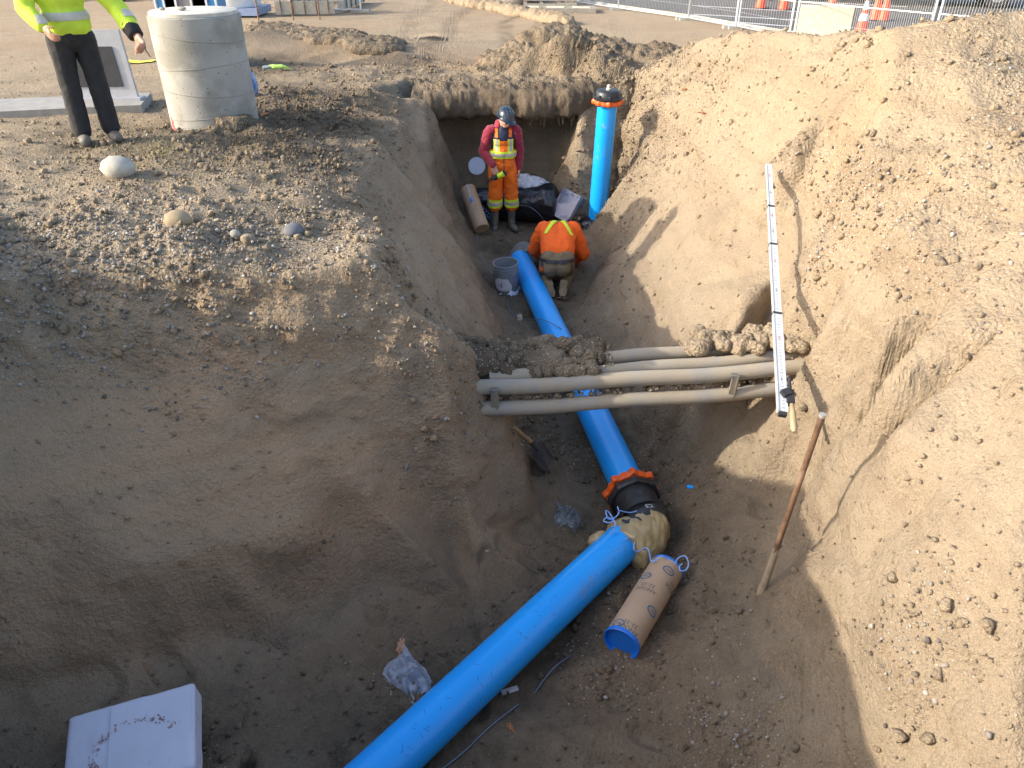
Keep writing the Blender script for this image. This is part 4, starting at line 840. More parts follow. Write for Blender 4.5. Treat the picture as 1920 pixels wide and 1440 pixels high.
# ---------------------------------------------------------------- wrapped anodes (cardboard tubes)
M_CARD = mat('kraft_paper', (.43, .30, .19), .65, noise=.08, nscale=5, bump=.0006, bscale=90, dirt=.12, dirtcol=(.3, .22, .15)); M_PRINT = mat('blue_ink', (.04, .12, .22), .7); M_CAPB = mat('blue_cap', (.01, .17, .68), .38, noise=.06, dirt=.12)
A0, A1 = Vector(at(1166, 1204, .155)), Vector(at(1249, 1068, .16))
RA = .117; an = thing('anode_tube', A0, 'brown cardboard tube with blue end cap and round blue logos', 'tube', 'cardboard anode tubes')
Ma = axis_matrix(A0, A1); an.matrix_world = Ma; La = (A1 - A0).length
mb = MB(); mb.lathe([(RA - .006, .03), (RA - .004, .002)] + [(RA, .004 + (La - .004) * k / 10) for k in range(11)] + [(RA - .012, La + .008), (0, La + .01)], 56)
mb.f = [f for f in mb.f if len(f) < 50]; mb.build('cardboard_tube', M_CARD, an, 35)
mb = MB(); mb.lathe([(RA + .002, .014), (RA + .005, -.012), (RA + .001, -.018), (RA - .007, -.014), (RA - .01, .012), (0, .01)], 56, mod=None)
mb.v = [q for q in mb.v]; mb.build('end_cap', M_CAPB, an, 40)
mb = MB(); mb.lathe([(RA + .002, La - .004), (RA + .002, La + .012), (RA - .01, La + .02), (0, La + .02)], 48); mb.build('end_cap', M_CAPB, an, 40)
# angle of the print that looks up at the lens
cdir = (Ma.inverted() @ Vector((0, 0, CAMZ))); a_c = math.atan2(cdir.y, cdir.x)
mb = MB(); RW = RA + .0012
def logo(a, z, ro):
    mb = MB(); vs, fs = ring2d(.044, .034, .009); wrapped(mb, vs, fs, RW, a, z, ro); vs, fs = text_mesh('IAC', .034); wrapped(mb, vs, fs, RW, a, z, ro)
    o = mb.build('printed_logo', M_PRINT, an, 0, kind='stuff')
for a, z, ro in ((a_c + .15, La * .86, 0), (a_c + .55, La * .36, 0), (a_c - .75, La * .06, 0), (a_c - .9, La * .7, 0)): 
    ro = math.pi; logo(a, z, ro)
M_GINK = mat('grey_ink', (.1, .095, .09), .7)
for a, z in ((a_c - .42, La * .56), (a_c - .1, La * .04 + .02), (a_c + 1.0, La * .75)):
    mb = MB(); vs, fs = text_mesh('ANODE\n32-22', .042); wrapped(mb, vs, fs, RW, a, z, math.pi); mb.build('printed_text', M_GINK, an, 0, kind='stuff')
B0, B1 = Vector(at(903, 428, .30)), Vector(at(877, 354, .72))
an2 = thing('anode_tube', B0, 'plain brown cardboard tube leaning on the bank left of the standing worker', 'tube', 'cardboard anode tubes')
Mb = axis_matrix(B0, B1); an2.matrix_world = Mb; Lb = (B1 - B0).length
mb = MB(); mb.lathe([(0, -.01), (RA - .014, -.01), (RA - .006, 0), (RA - .006, Lb), (RA - .02, Lb + .01), (0, Lb + .01)], 40); mb.build('cardboard_tube', M_CARD, an2, 35)
mb = MB(); cl = Mb.inverted() @ Vector((0, 0, CAMZ)); a_ = math.atan2(cl.y, cl.x)
mb.tube([(RA * .98 * math.cos(a_ + .1 * math.sin(k)), RA * .98 * math.sin(a_ + .1 * math.sin(k)), Lb * (1 - k * .08)) for k in range(7)], .006, 6); mb.build('wire_bundle', mat('pale_wire', (.5, .58, .75), .4), an2, 50)
mb = MB(); mb.ell((RA * math.cos(a_), RA * math.sin(a_), Lb * .62), (.022, .018, .045), n=12); mb.build('tape', M_WIREB, an2, 60)

# ---------------------------------------------------------------- wires
def wire(P, r, m, label, name='wire', sm=6, cat='wire', group=None):
    P = smooth_path(P, sm); o0 = P[0]; mb = MB(); mb.tube([p - o0 for p in P], r, 7); o = mb.build(name, m, None, 60, label=label, cat=cat, group=group); o.location = o0; return o
def onp(px, py, z): return Vector(at(px, py, z))
M_WIREL = mat('light_blue_wire', (.22, .42, .85), .35)
wire([onp(1143, 1002, .32), onp(1154, 985, .36), onp(1143, 962, .38), onp(1136, 958, .40), onp(1140, 972, .38), onp(1150, 974, .36), onp(1143, 980, .36), onp(1132, 977, .36), onp(1138, 970, .36), onp(1150, 972, .36), onp(1160, 962, .4), onp(1158, 950, .42)], .0045, M_WIREL, 'light blue wire looped in three curls beside the elbow', 'tracer_wire', group='blue wires at the joint')
wire([onp(1160, 957, .42), onp(1180, 961, .37), onp(1194, 958, .36)], .0045, M_WIREL, 'short blue wire lying over the top of the black elbow', 'tracer_wire', group='blue wires at the joint')
wire([onp(1168, 1014, .31), onp(1180, 1008, .3), onp(1190, 1014, .28), onp(1188, 1030, .24), onp(1196, 1034, .22), onp(1210, 1027, .26), onp(1217, 1034, .28), onp(1221, 1052, .28), onp(1230, 1050, .29), onp(1240, 1043, .3), onp(1252, 1048, .28), onp(1266, 1056, .26)], .0045, M_WIREL, 'blue wire running from the near pipe end to the cardboard tube', 'tracer_wire', group='blue wires at the joint')
wire([onp(1265, 1058, .28), onp(1272, 1046, .32), onp(1285, 1043, .34), onp(1291, 1056, .32), onp(1287, 1068, .3), onp(1276, 1070, .3), onp(1274, 1062, .3), onp(1279, 1057, .3)], .0045, M_WIREL, 'blue wire curled in a spiral at the upper tube end', 'tracer_wire', group='blue wires at the joint')
def gw(pts, dz=.012): return [Vector((x, y, top(x, y) + dz)) for x, y in [tuple(at(px, py, z)[:2]) for px, py, z in pts]]
wire(gw([(820, 1455, .02), (870, 1412, .02), (920, 1362, .02), (972, 1317, .02)]), .0045, M_WIREG, 'dark grey wire lying on the floor right of the near pipe', 'ground_wire', group='grey wires on the floor')
wire(gw([(1002, 1288, .02), (1035, 1256, .02), (1070, 1219, .02)]), .0045, M_WIREG, 'short grey blue wire on the floor nearer the cardboard tube', 'ground_wire', group='grey wires on the floor')
wire(gw([(954, 562, .05), (954, 580, .05), (966, 597, .05), (985, 598, .05)]) + [onp(1000, 598, .2), onp(1020, 600, .31), onp(1045, 612, .31), onp(1056, 622, .27), onp(1072, 650, .06)], .0045, M_WIREG, 'thin wire crossing over the far blue pipe behind the ducts', 'ground_wire', group='grey wires on the floor')
wire([onp(895, 440, .3)] + gw([(897, 470, .2), (903, 500, .2), (915, 525, .12), (935, 545, .1)], .015), .004, M_WIREG, 'grey wire hanging from the leaning tube down to the bucket', 'ground_wire', group='grey wires on the floor')
cP = [];
for k in range(60):
    t = k / 59; c = onp(884, 372, .62).lerp(onp(925, 412, .2), t); a = k * .95; cP.append(c + Vector((.035 * math.cos(a), 0, .035 * math.sin(a))))
wire(cP, .0035, M_WIREL, 'coiled blue wire stretched between the leaning tube and the worker boots', 'coiled_wire', sm=2)
wire(gw([(925, 415, .2), (938, 432, .15), (945, 445, .12), (960, 455, .1), (975, 470, .1), (992, 478, .1)], .02), .005, M_WIREG, 'twisted grey wire on the floor between the two workers', 'ground_wire', group='grey wires on the floor')
wire([onp(932, 400, .25), onp(950, 392, .4), onp(978, 385, .5), onp(1000, 392, .5), onp(1018, 410, .35), onp(1021, 420, .2)], .004, M_WIREG, 'arched grey wire in front of the black wrapped pipe', 'ground_wire', group='grey wires on the floor')
# ---------------------------------------------------------------- people
M_SKIN = mat('skin', (.48, .26, .18), .55, noise=.12, nscale=25, bump=.0008, bscale=60)
M_OVER = mat('orange_bib', (.85, .17, .01), .75, noise=.14, nscale=7, dirt=.14, dirtcol=(.3, .16, .07), dscale=7, bump=.001, bscale=80)
M_SHIRT = mat('orange_shirt', (.90, .13, .008), .8, noise=.08, nscale=6, bump=.001, bscale=90)
M_RED = mat('crimson_fleece', (.26, .012, .035), .85, noise=.15, nscale=10, sheen=.3)
M_NAVY = mat('navy_vest', (.012, .018, .05), .7, noise=.2)
M_LIME = mat('lime_tape', (.62, .85, .03), .6, noise=.06)
M_SILV = mat('silver_tape', (.50, .47, .40), .45, noise=.1, dirt=.15)
M_BOOT = mat('grey_rubber', (.085, .085, .075), .55, noise=.25, dirt=.45, dirtcol=(.24, .19, .13), dscale=8)
M_KHAKI = mat('khaki_cloth', (.19, .145, .085), .85, noise=.18, nscale=9, dirt=.3, bump=.001)
M_HAIR = mat('grey_hair', (.22, .2, .18), .8, noise=.3, nscale=60)
M_DARKH = mat('dark_hair', (.025, .02, .018), .7, noise=.3, nscale=60)
M_HELM = mat('navy_helmet', (.012, .022, .04), .22, noise=.1, dirt=.1, coat=.4)
M_EYE = mat('eye', (.04, .03, .025), .3)

def hand(mb, wrist, d, palm_n, s=1.0, curl=.5, side=1):
    "palm and five bent fingers; d = direction of the hand, palm_n = way the palm faces, side = thumb side sign"
    W = Vector(wrist); d = Vector(d).normalized(); n = Vector(palm_n); n = (n - d * n.dot(d)).normalized(); x = d.cross(n) * side
    mb.cap(W - d * .03, W + d * .02, .026 * s, .03 * s, 10, sq=.75, up=x)
    for k in range(4):
        o = (k - 1.5) * .02 * s; mb.cap(W + x * o * .7 + d * .01, W + x * o + d * .085 * s, .017 * s, .0135 * s, 8)
    for k, L in enumerate((.066, .076, .072, .055)):
        o = (1.5 - k) * .021 * s; p0 = W + x * o + d * .085 * s; a = curl * .7; p1 = p0 + (d * math.cos(a) + n * math.sin(a)) * L * .45 * s
        a2 = curl * 1.7; p2 = p1 + (d * math.cos(a2) + n * math.sin(a2)) * L * .32 * s; a3 = curl * 2.4; p3 = p2 + (d * math.cos(a3) + n * math.sin(a3)) * L * .25 * s
        mb.cap(p0, p1, .0098 * s, .009 * s, 8); mb.cap(p1, p2, .009 * s, .0082 * s, 8); mb.cap(p2, p3, .0082 * s, .007 * s, 8)
    t0 = W + x * .026 * s + d * .015 * s; t1 = t0 + (x * .75 + d * .7 + n * .2).normalized() * .04 * s; t2 = t1 + (x * .2 + d * .9 + n * .45).normalized() * .03 * s; t3 = t2 + (d * .8 + n * .7 - x * .1).normalized() * .022 * s
    mb.cap(t0, t1, .015 * s, .012 * s, 8); mb.cap(t1, t2, .011 * s, .0095 * s, 8); mb.cap(t2, t3, .0095 * s, .008 * s, 8)
def head_shapes(mb, M):
    "face looks along -Y in local space, origin at the head centre"
    def E(c, r, **k): mb.ell(c, r, M, n=20, **k)
    E((0, .012, .03), (.075, .095, .09)); E((0, -.02, -.03), (.062, .072, .075)); E((0, -.045, -.075), (.04, .04, .03)); E((0, .05, -.06), (.055, .05, .07))
    mb.add([(-.009, -.088, .012), (.009, -.088, .012), (.0, -.094, .014), (-.018, -.09, -.028), (.018, -.09, -.028), (0, -.122, -.026)], [(0, 1, 2), (0, 2, 5, 3), (2, 1, 4, 5), (3, 5, 4), (0, 3, 4, 1)], M)
    E((0, -.108, -.026), (.014, .016, .012)); E((0, -.092, -.052), (.026, .012, .007)); E((0, -.088, -.062), (.022, .012, .007)); E((0, -.084, .028), (.045, .016, .01))
    E((-.034, -.082, -.02), (.022, .018, .018)); E((.034, -.082, -.02), (.022, .018, .018))
    for s in (-1, 1): E((s * .078, .005, -.005), (.011, .02, .031)); 
def helmet(parent, M):
    mb = MB(); pr = [(.0, .112), (.045, .106), (.085, .083), (.108, .045), (.117, .0), (.119, -.02), (.128, -.026), (.127, -.03), (.115, -.026)]
    mb.lathe(pr[::-1], 40); mb.v = [(x, y * 1.16, z) for x, y, z in mb.v]
    mb.v = [(x, y - (.042 * max(0, -y / .13) ** 2 if z < -.01 else 0), z - (.008 * max(0, -y / .13) ** 2 if z < -.01 else 0)) for x, y, z in mb.v]
    mb.v = [tuple(M @ Vector(q)) for q in mb.v]; h = mb.build('helmet', M_HELM, parent, 45)
    mb = MB()
    for s in (-1, 0, 1): mb.tube([Vector((s * .04, y, .002 + math.sqrt(max(0, 1 - (y / .14) ** 2 - (s * .04 / .12) ** 2)) * .112)) for y in [-.11 + .022 * k for k in range(11)]], .004, 6, M)
    mb.build('helmet_ridge', M_HELM, h, 60, kind='stuff')
    return h

# --- standing worker -------------------------------------------------------
fx_, fy_, _z = at(944, 428, .13); fz_ = .13
man = thing('person', (fx_, fy_, fz_), 'person standing in dark helmet and orange bib overalls, holding a glove', 'person', rot=(0, 0, R(6)))
SH = 1.40
Mh = Matrix.Translation((.035, -.05, 1.585)) @ Euler((R(24), R(6), R(22))).to_matrix().to_4x4()
body = MB(); head_shapes(body, Mh); body.cap((0, .01, 1.42), (.02, -.02, 1.54), .058, .055, 14)
body.ell((0, 0, 1.28), (.13, .09, .2)); body.ell((0, 0, 1.0), (.13, .09, .16)); body.cap((0, 0, 1.1), (0, 0, 1.3), .09, .1)
SLx, SRx = .185, -.185
armL = [(.185, .01, 1.40), (.235, .03, 1.13), (.222, -.035, .90)]; armR = [(-.185, .01, 1.40), (-.275, .02, 1.13), (-.155, -.17, .98)]
for A_ in (armL, armR): body.cap(A_[0], A_[1], .045, .04); body.cap(A_[1], A_[2], .038, .026); body.cap((0, 0, 1.38), A_[0], .07, .045)
for s in (-1, 1): body.cap((s * .09, 0, .92), (s * .105, 0, .5), .075, .05); body.cap((s * .105, 0, .5), (s * .115, 0, .08), .05, .035)
hand(body, (.222, -.045, .885), (-.1, -.12, -1), (-1, -.1, 0), 1.05, .35, side=-1)
hand(body, (-.15, -.18, .965), (.35, -.35, -.85), (.1, .9, -.3), 1.05, .55, side=-1)
bd = fuse('body', body, .0065, M_SKIN, man, 1)
# eyes, brows and stubble
for s in (-1, 1): mb = MB(); mb.ell((s * .029, -.083, .008), (.012, .008, .0055), Mh, n=10); mb.build('eye', M_EYE, bd, 60)
mb = MB(); mb.ell((0, .035, -.012), (.079, .075, .055), Mh, n=20); mb.build('hair', M_HAIR, man, 60)
mb = MB(); mb.ell((0, -.048, -.08), (.043, .042, .03), Mh, n=16); mb.build('stubble', mat('stubble', (.33, .22, .17), .8, noise=.3, nscale=90), man, 60)
helmet(man, Mh @ Matrix.Translation((0, .005, .048)) @ Euler((R(-6), 0, 0)).to_matrix().to_4x4())
# sleeves and hood, crimson
mb = MB()
for A_, s in ((armL, 1), (armR, -1)):
    mb.cap((s * .15, .01, 1.415), A_[0], .07, .075); mb.cap(A_[0], A_[1], .078, .062); a2 = Vector(A_[1]).lerp(Vector(A_[2]), .97); mb.cap(A_[1], a2, .062, .044)
mb.cap((-.06, .05, 1.45), (.07, .05, 1.46), .06, .06); mb.cap((-.07, -.02, 1.47), (-.05, .06, 1.5), .035, .05); mb.cap((.07, -.02, 1.46), (.07, .06, 1.49), .03, .045)
sl_o = fuse('hoodie', mb, .01, M_RED, man, 3); wrinkle(sl_o, .010, 9, 11, (1, 1, 2.0)); wrinkle(sl_o, .004, 24, 12, (1, 1, 2))
for (a, b) in ((Vector(armL[1]), Vector(armL[2])), (Vector(armR[1]), Vector(armR[2]))):
    d = (b - a).normalized(); mb = MB(); mb.tube([b - d * .035, b + d * .015, b + d * .02], [.045, .043, .036], 18); mb.build('cuff', M_NAVY, man, 50)
mb = MB(); mb.ell((0, .0, 1.3), (.175, .122, .17), n=24); mb.ell((0, 0, 1.14), (.17, .125, .2), n=24); mb.cap((-.13, 0, 1.39), (.13, 0, 1.39), .07, .07); mb.ell((0, -.01, 1.45), (.075, .07, .05))
vest = fuse('vest', mb, .011, M_NAVY, man, 3); wrinkle(vest, .004, 10, 13)
mb = MB(); mb.ell((0, 0, .95), (.185, .135, .16), n=24); mb.ell((0, -.005, 1.1), (.18, .135, .15), n=24)
for s in (-1, 1): mb.cap((s * .088, 0, .9), (s * .115, -.015, .52), .112, .092, 16); mb.cap((s * .115, -.015, .52), (s * .125, 0, .36), .094, .092, 16)
ov_ = fuse('bib_overalls', mb, .011, M_OVER, man, 3); wrinkle(ov_, .013, 5.5, 15, (1, 1, 1.5)); wrinkle(ov_, .005, 15, 16, (1, 1, 1.6))
V3 = Vector
def zband(z0, z1): return [(V3((0, 0, z0)), V3((0, 0, -1))), (V3((0, 0, z1)), V3((0, 0, 1)))]
def xband(x0, x1): return [(V3((x0, 0, 0)), V3((-1, 0, 0))), (V3((x1, 0, 0)), V3((1, 0, 0)))]
FR = [(V3((0, -.02, 0)), V3((0, 1, 0)))]
bib = clipped(vest, zband(1.12, 1.30) + xband(-.135, .135) + FR + [(V3((-.135, 0, 1.18)), V3((-1, 0, .35))), (V3((.135, 0, 1.18)), V3((1, 0, .35)))], .009, .004, 'bib', M_OVER, ov_)
for s in (-1, 1):
    mb_ = clipped(vest, zband(1.28, 1.47) + xband(*sorted((s * .075, s * .115))) + [(V3((0, .03, 0)), V3((0, 1, 0)))], .01, .004, 'shoulder_strap', M_OVER, ov_)
    clipped(vest, zband(1.325, 1.345) + xband(*sorted((s * .073, s * .117))) + FR, .015, .003, 'strap_buckle', M_NAVY, ov_)
    clipped(vest, zband(1.145, 1.32) + xband(*sorted((s * .055, s * .128))) + FR, .013, .003, 'lime_stripe', M_LIME, ov_)
    clipped(vest, zband(1.145, 1.32) + xband(*sorted((s * .072, s * .11))) + FR, .0165, .003, 'silver_stripe', M_SILV, ov_)
clipped(ov_, zband(1.06, 1.155) + [(V3((0, .06, 0)), V3((0, 1, 0)))], .006, .003, 'lime_belt_band', M_LIME, ov_)
clipped(ov_, zband(1.085, 1.13) + [(V3((0, .06, 0)), V3((0, 1, 0)))], .0095, .003, 'silver_belt_band', M_SILV, ov_)
for s in (-1, 1):
    hf = [(V3((0, 0, 0)), V3((-s, 0, 0)))]
    clipped(ov_, zband(.34, .46) + hf, .006, .003, 'lime_leg_band', M_LIME, ov_); clipped(ov_, zband(.37, .425) + hf, .0095, .003, 'silver_leg_band', M_SILV, ov_)
clipped(ov_, zband(.62, 1.12) + xband(-.004, .004) + FR, .01, .003, 'zip', M_NAVY, ov_)
for s, tw in ((-1, -.15), (1, .25)):
    mb = MB(); x = s * .125; Mf = Matrix.Translation((x, 0, 0)) @ Matrix.Rotation(tw, 4, 'Z')
    mb.tube([(0, .01, .40), (0, .01, .3), (0, .012, .14), (0, .0, .08)], [.068, .06, .052, .056], 20, Mf); mb.cap((0, .045, .045), (0, -.12, .04), .044, .046, 16, Mf, sq=.9); mb.cap((0, -.1, .035), (0, -.17, .035), .044, .036, 14, Mf)
    bt_ = fuse('rubber_boot', mb, .009, M_BOOT, man, 2); wrinkle(bt_, .003, 20, 16)
    mb = MB(); mb.prism([(-.045, .085), (.045, .085), (.04, 0), (.052, -.12), (.03, -.205), (-.03, -.205), (-.052, -.12), (-.04, 0)], .02, Mf @ Matrix.Translation((0, 0, -.012))); mb.build('boot_sole', mat('boot_sole', (.04, .035, .03), .9, noise=.3), man, 30)
# work glove held in the hand: things it holds stay top-level
gl = thing('work_glove', Vector((fx_, fy_, fz_)) + Vector((-.06, -.235, .845)), 'lime and black work glove held in the hand of the standing worker', 'glove')
mb = MB(); hand(mb, (-.02, 0, 0), (-.9, 0, -.35), (0, -.2, -1), 1.15, .35); mb.ell((-.06, 0, -.02), (.055, .03, .04)); fuse('glove_body', mb, .007, mat('black_glove', (.03, .03, .028), .8, noise=.3), gl, 1)
mb = MB(); mb.tube([(-.01, 0, .0), (.04, -.01, .02), (.085, -.015, .055)], [.036, .038, .048], 18); mb.build('glove_cuff', M_LIME, gl, 50)
mb = MB(); mb.tube([(.08, -.015, .05), (.088, -.016, .057)], [.05, .05], 18); mb.build('cuff_edge', M_INK, gl, 50)

# --- kneeling worker -------------------------------------------------------
kx, ky, kz = .545, 8.52, .08
kn = thing('person', (kx, ky, kz), 'person kneeling and bent forward in orange shirt with lime cross, seen from behind', 'person', rot=(0, 0, R(-4)))
# local: faces +Y, feet toward -Y
hipL, hipR = V3((-.09, .1, .40)), V3((.1, .1, .40)); kneeL, kneeR = V3((-.15, .42, .06)), V3((.14, .42, .06)); ankL, ankR = V3((-.10, -.02, .07)), V3((.10, 0, .08))
shL, shR = V3((-.2, .66, .58)), V3((.2, .66, .58)); elL, elR = V3((-.30, .72, .28)), V3((.33, .66, .26)); waL, waR = V3((-.16, .95, .06)), V3((.22, .88, .05))
body = MB(); Mhk = Matrix.Translation((0, .84, .46)) @ Euler((R(-62), 0, R(180))).to_matrix().to_4x4()
head_shapes(body, Mhk); body.cap((0, .68, .57), (0, .8, .5), .06, .055)
body.cap((0, .15, .42), (0, .6, .55), .11, .12); body.cap(hipL, kneeL, .08, .05); body.cap(hipR, kneeR, .08, .05); body.cap(kneeL, ankL, .05, .035); body.cap(kneeR, ankR, .05, .035)
for a, b, c in ((shL, elL, waL), (shR, elR, waR)): body.cap((0, .62, .57), a, .08, .05); body.cap(a, b, .045, .04); body.cap(b, c, .04, .026); hand(body, c, (c - b), (0, .2, -1), 1.05, .7)
bdk = fuse('body', body, .0075, M_SKIN, kn, 1)
for s in (-1, 1): mb = MB(); mb.ell((s * .029, -.083, .008), (.012, .008, .0055), Mhk, n=10); mb.build('eye', M_EYE, bdk, 60)
mb = MB(); mb.ell((0, .03, .035), (.086, .095, .09), Mhk, n=20); wrinkle(mb.build('hair', M_DARKH, kn, 60), .004, 30, 3)
mb = MB()
mb.cap((-.05, .22, .44), (-.07, .58, .55), .15, .15, 20); mb.cap((.05, .22, .44), (.07, .58, .55), .15, .15, 20); mb.cap((-.13, .64, .57), (.13, .64, .57), .1, .1); mb.ell((0, .2, .42), (.2, .1, .14))
mb.cap((-.14, .16, .36), (-.17, .12, .26), .07, .03)
for a, b, c in ((shL, elL, waL), (shR, elR, waR)): mb.cap(a * .92 + V3((0, .05, .04)), b, .098, .082); mb.cap(b, b.lerp(c, .85), .082, .05)
shirt = fuse('shirt', mb, .011, M_SHIRT, kn, 4); wrinkle(shirt, .017, 4.5, 21, (1, .45, 1)); wrinkle(shirt, .005, 15, 25, (1, .5, 1))
def seg(a, b, wd, name, m, off=.008):
    a, b = V3(a), V3(b); d = (b - a).normalized(); n = V3((-d.y, d.x, 0)); pl_ = [(a - d * .0, -d), (b, d), (a + n * wd, n), (a - n * wd, -n), (V3((0, 0, .42)), V3((0, 0, -1)))]
    return clipped(shirt, pl_, off, .003, name, m, shirt)
seg((.0, .69, 0), (-.15, .36, 0), .024, 'lime_cross_band', M_LIME); seg((.0, .69, 0), (.17, .36, 0), .022, 'lime_cross_band', M_LIME, .0085)
mb = MB(); mb.tube(smooth_path([(-.09, .72, .60), (-.05, .67, .66), (0, .66, .675), (.05, .67, .66), (.09, .72, .60)], 4), .016, 10); mb.build('collar', M_SILV, kn, 60)
mb = MB(); mb.ell((0, .07, .36), (.17, .12, .13), n=24); mb.cap(hipL, kneeL, .115, .085, 16); mb.cap(hipR, kneeR, .115, .085, 16); mb.cap(kneeL, ankL, .082, .062, 16); mb.cap(kneeR, ankR, .082, .062, 16)
mb.ell((-.07, .02, .33), (.1, .1, .12)); mb.ell((.075, .02, .33), (.1, .1, .12))
tr = fuse('trousers', mb, .011, M_KHAKI, kn, 3); wrinkle(tr, .009, 8, 23); 
clipped(tr, zband(.40, .437) + [(V3((0, .2, 0)), V3((0, 1, 0)))], .01, .004, 'belt', M_INK, kn)
mb = MB(); mb.ell((0, .13, .43), (.155, .08, .075), n=22); und = fuse('undershirt', mb, .01, mat('plaid_cloth', (.30, .02, .03), .8, noise=.5, nscale=28), kn, 1)
mb = MB(); mb.tube(smooth_path([(-.15, .075, .41), (-.09, .04, .435), (0, .028, .44), (.09, .04, .435), (.15, .075, .41)], 4), .015, 10); mb.build('white_waistband', mat('white_cloth', (.6, .58, .62), .8), kn, 60)
for a, s, tw in ((ankL, -1, .35), (ankR, 1, -.08)):
    Mf = Matrix.Translation(a) @ Matrix.Rotation(tw, 4, 'Z'); mb = MB()
    mb.cap((0, .03, .03), (0, -.02, .0), .062, .055, 16, Mf); mb.cap((0, -.02, .02), (0, -.06, -.05), .052, .05, 16, Mf)
    # sole faces up and back towards the viewer
    mb.cap((0, -.05, .04), (0, -.125, -.04), .048, .044, 16, Mf, sq=.8, up=(1, 0, 0)); fuse('work_boot', mb, .009, M_KHAKI, kn, 2)
    mb = MB(); Ms_ = Mf @ Matrix.Translation((0, -.085, .035)) @ Euler((R(48), 0, 0)).to_matrix().to_4x4()
    mb.prism([(-.032, .085), (.032, .085), (.044, .05), (.036, 0), (.048, -.07), (.03, -.125), (-.03, -.125), (-.048, -.07), (-.036, 0), (-.044, .05)], .022, Ms_); mb.build('boot_sole', mat('muddy_sole', (.20, .155, .10), .9, noise=.3, bump=.003, bscale=30), kn, 40)

# --- worker at the left edge ----------------------------------------------
px3, py3 = -3.78, 7.0; pz3 = top(px3, py3)
w3 = thing('person', (px3, py3, pz3), 'person in lime hi-vis jacket with silver bands reaching toward the concrete ring', 'person', rot=(0, 0, R(35)))
M_LJ = mat('lime_jacket', (.55, .72, .05), .75, noise=.1); M_BLK = mat('black_cloth', (.02, .02, .022), .85, noise=.3)
hw = Vector(aty(257, 70, 6.93)); Mi = (Matrix.Translation((px3, py3, pz3)) @ Matrix.Rotation(R(35), 4, 'Z')).inverted(); hl = Mi @ hw
mb = MB(); Mh3 = Matrix.Translation((0, -.1, 1.62)) @ Euler((R(20), 0, 0)).to_matrix().to_4x4(); head_shapes(mb, Mh3); mb.cap((0, -.02, 1.42), (0, -.06, 1.55), .06, .055); mb.cap((0, 0, 1.0), (0, -.02, 1.38), .11, .12)
for s in (-1, 1): mb.cap((s * .09, 0, .9), (s * .1, 0, .1), .07, .04)
sr = V3((.2, -.02, 1.4)); er = V3((.36, -.02, 1.12)); er = sr.lerp(hl, .5) + V3((.08, .06, -.06)); fd3 = (hl - er).normalized(); mb.cap(sr, er, .045, .04); mb.cap(er, hl, .04, .028); hand(mb, hl, fd3, (-.5, -.5, -.2), 1.25, 1.1, side=1)
sl3 = V3((-.2, 0, 1.4)); el3 = V3((-.28, -.05, 1.12)); hl3 = V3((-.2, -.25, .98)); mb.cap(sl3, el3, .045, .04); mb.cap(el3, hl3, .04, .028); hand(mb, hl3, hl3 - el3, (1, 0, 0), 1, .5)
b3 = fuse('body', mb, .009, M_SKIN, w3, 1)
for s in (-1, 1): mb = MB(); mb.ell((s * .029, -.083, .008), (.012, .008, .0055), Mh3, n=10); mb.build('eye', M_EYE, b3, 60)
helmet(w3, Mh3 @ Matrix.Translation((0, .005, .045)))
mb = MB(); mb.ell((0, 0, 1.25), (.2, .15, .25)); mb.ell((0, 0, 1.0), (.19, .15, .2)); mb.cap((-.14, 0, 1.4), (.14, 0, 1.4), .085, .085); mb.cap(sr, er, .085, .075); mb.cap(er, er.lerp(hl, .62), .075, .072); mb.cap(sl3, el3, .08, .07); mb.cap(el3, el3.lerp(hl3, .85), .07, .055)
j3 = fuse('jacket', mb, .012, M_LJ, w3, 3); wrinkle(j3, .006, 9, 31)
q1 = er.lerp(hl, .26); q2 = er.lerp(hl, .5); clipped(j3, [(q1, -fd3), (q2, fd3), (er - V3((.0, 0, 0)), V3((-1, 0, 0)))], .006, .003, 'silver_sleeve_band', M_SILV, j3)
clipped(j3, zband(1.02, 1.08) + xband(-.24, .24), .006, .003, 'silver_waist_band', M_SILV, j3)
q1 = er.lerp(hl, .6); q2 = er.lerp(hl, .93); mb = MB(); mb.tube([q1, q2, q2 + fd3 * .01], [.072, .064, .05], 20); mb.build('black_cuff', M_BLK, w3, 50)
mb = MB(); mb.ell((0, 0, .9), (.17, .13, .14))
for s in (-1, 1): mb.cap((s * .09, 0, .88), (s * .11, 0, .5), .1, .08); mb.cap((s * .11, 0, .5), (s * .12, 0, .12), .08, .075)
t3_ = fuse('trousers', mb, .012, M_BLK, w3, 2); wrinkle(t3_, .007, 8, 33)
for s in (-1, 1): mb = MB(); mb.cap((s * .12, .06, .06), (s * .13, -.14, .05), .055, .05); fuse('work_boot', mb, .01, M_BOOT, w3, 2)
sdv = thing('screwdriver', hw, 'dark handled screwdriver held in the fist beside the concrete ring', 'screwdriver'); d1 = Vector(aty(282, 107, 6.9)) - hw
mb = MB(); mb.tube([d1 * .05, d1 * .25, d1 * .5, d1 * .58], [.016, .02, .02, .012], 12); mb.build('handle', M_INK, sdv, 50)
mb = MB(); mb.tube([d1 * .55, d1 * 1.0], .0045, 8); mb.build('shank', M_RUST, sdv, 50)
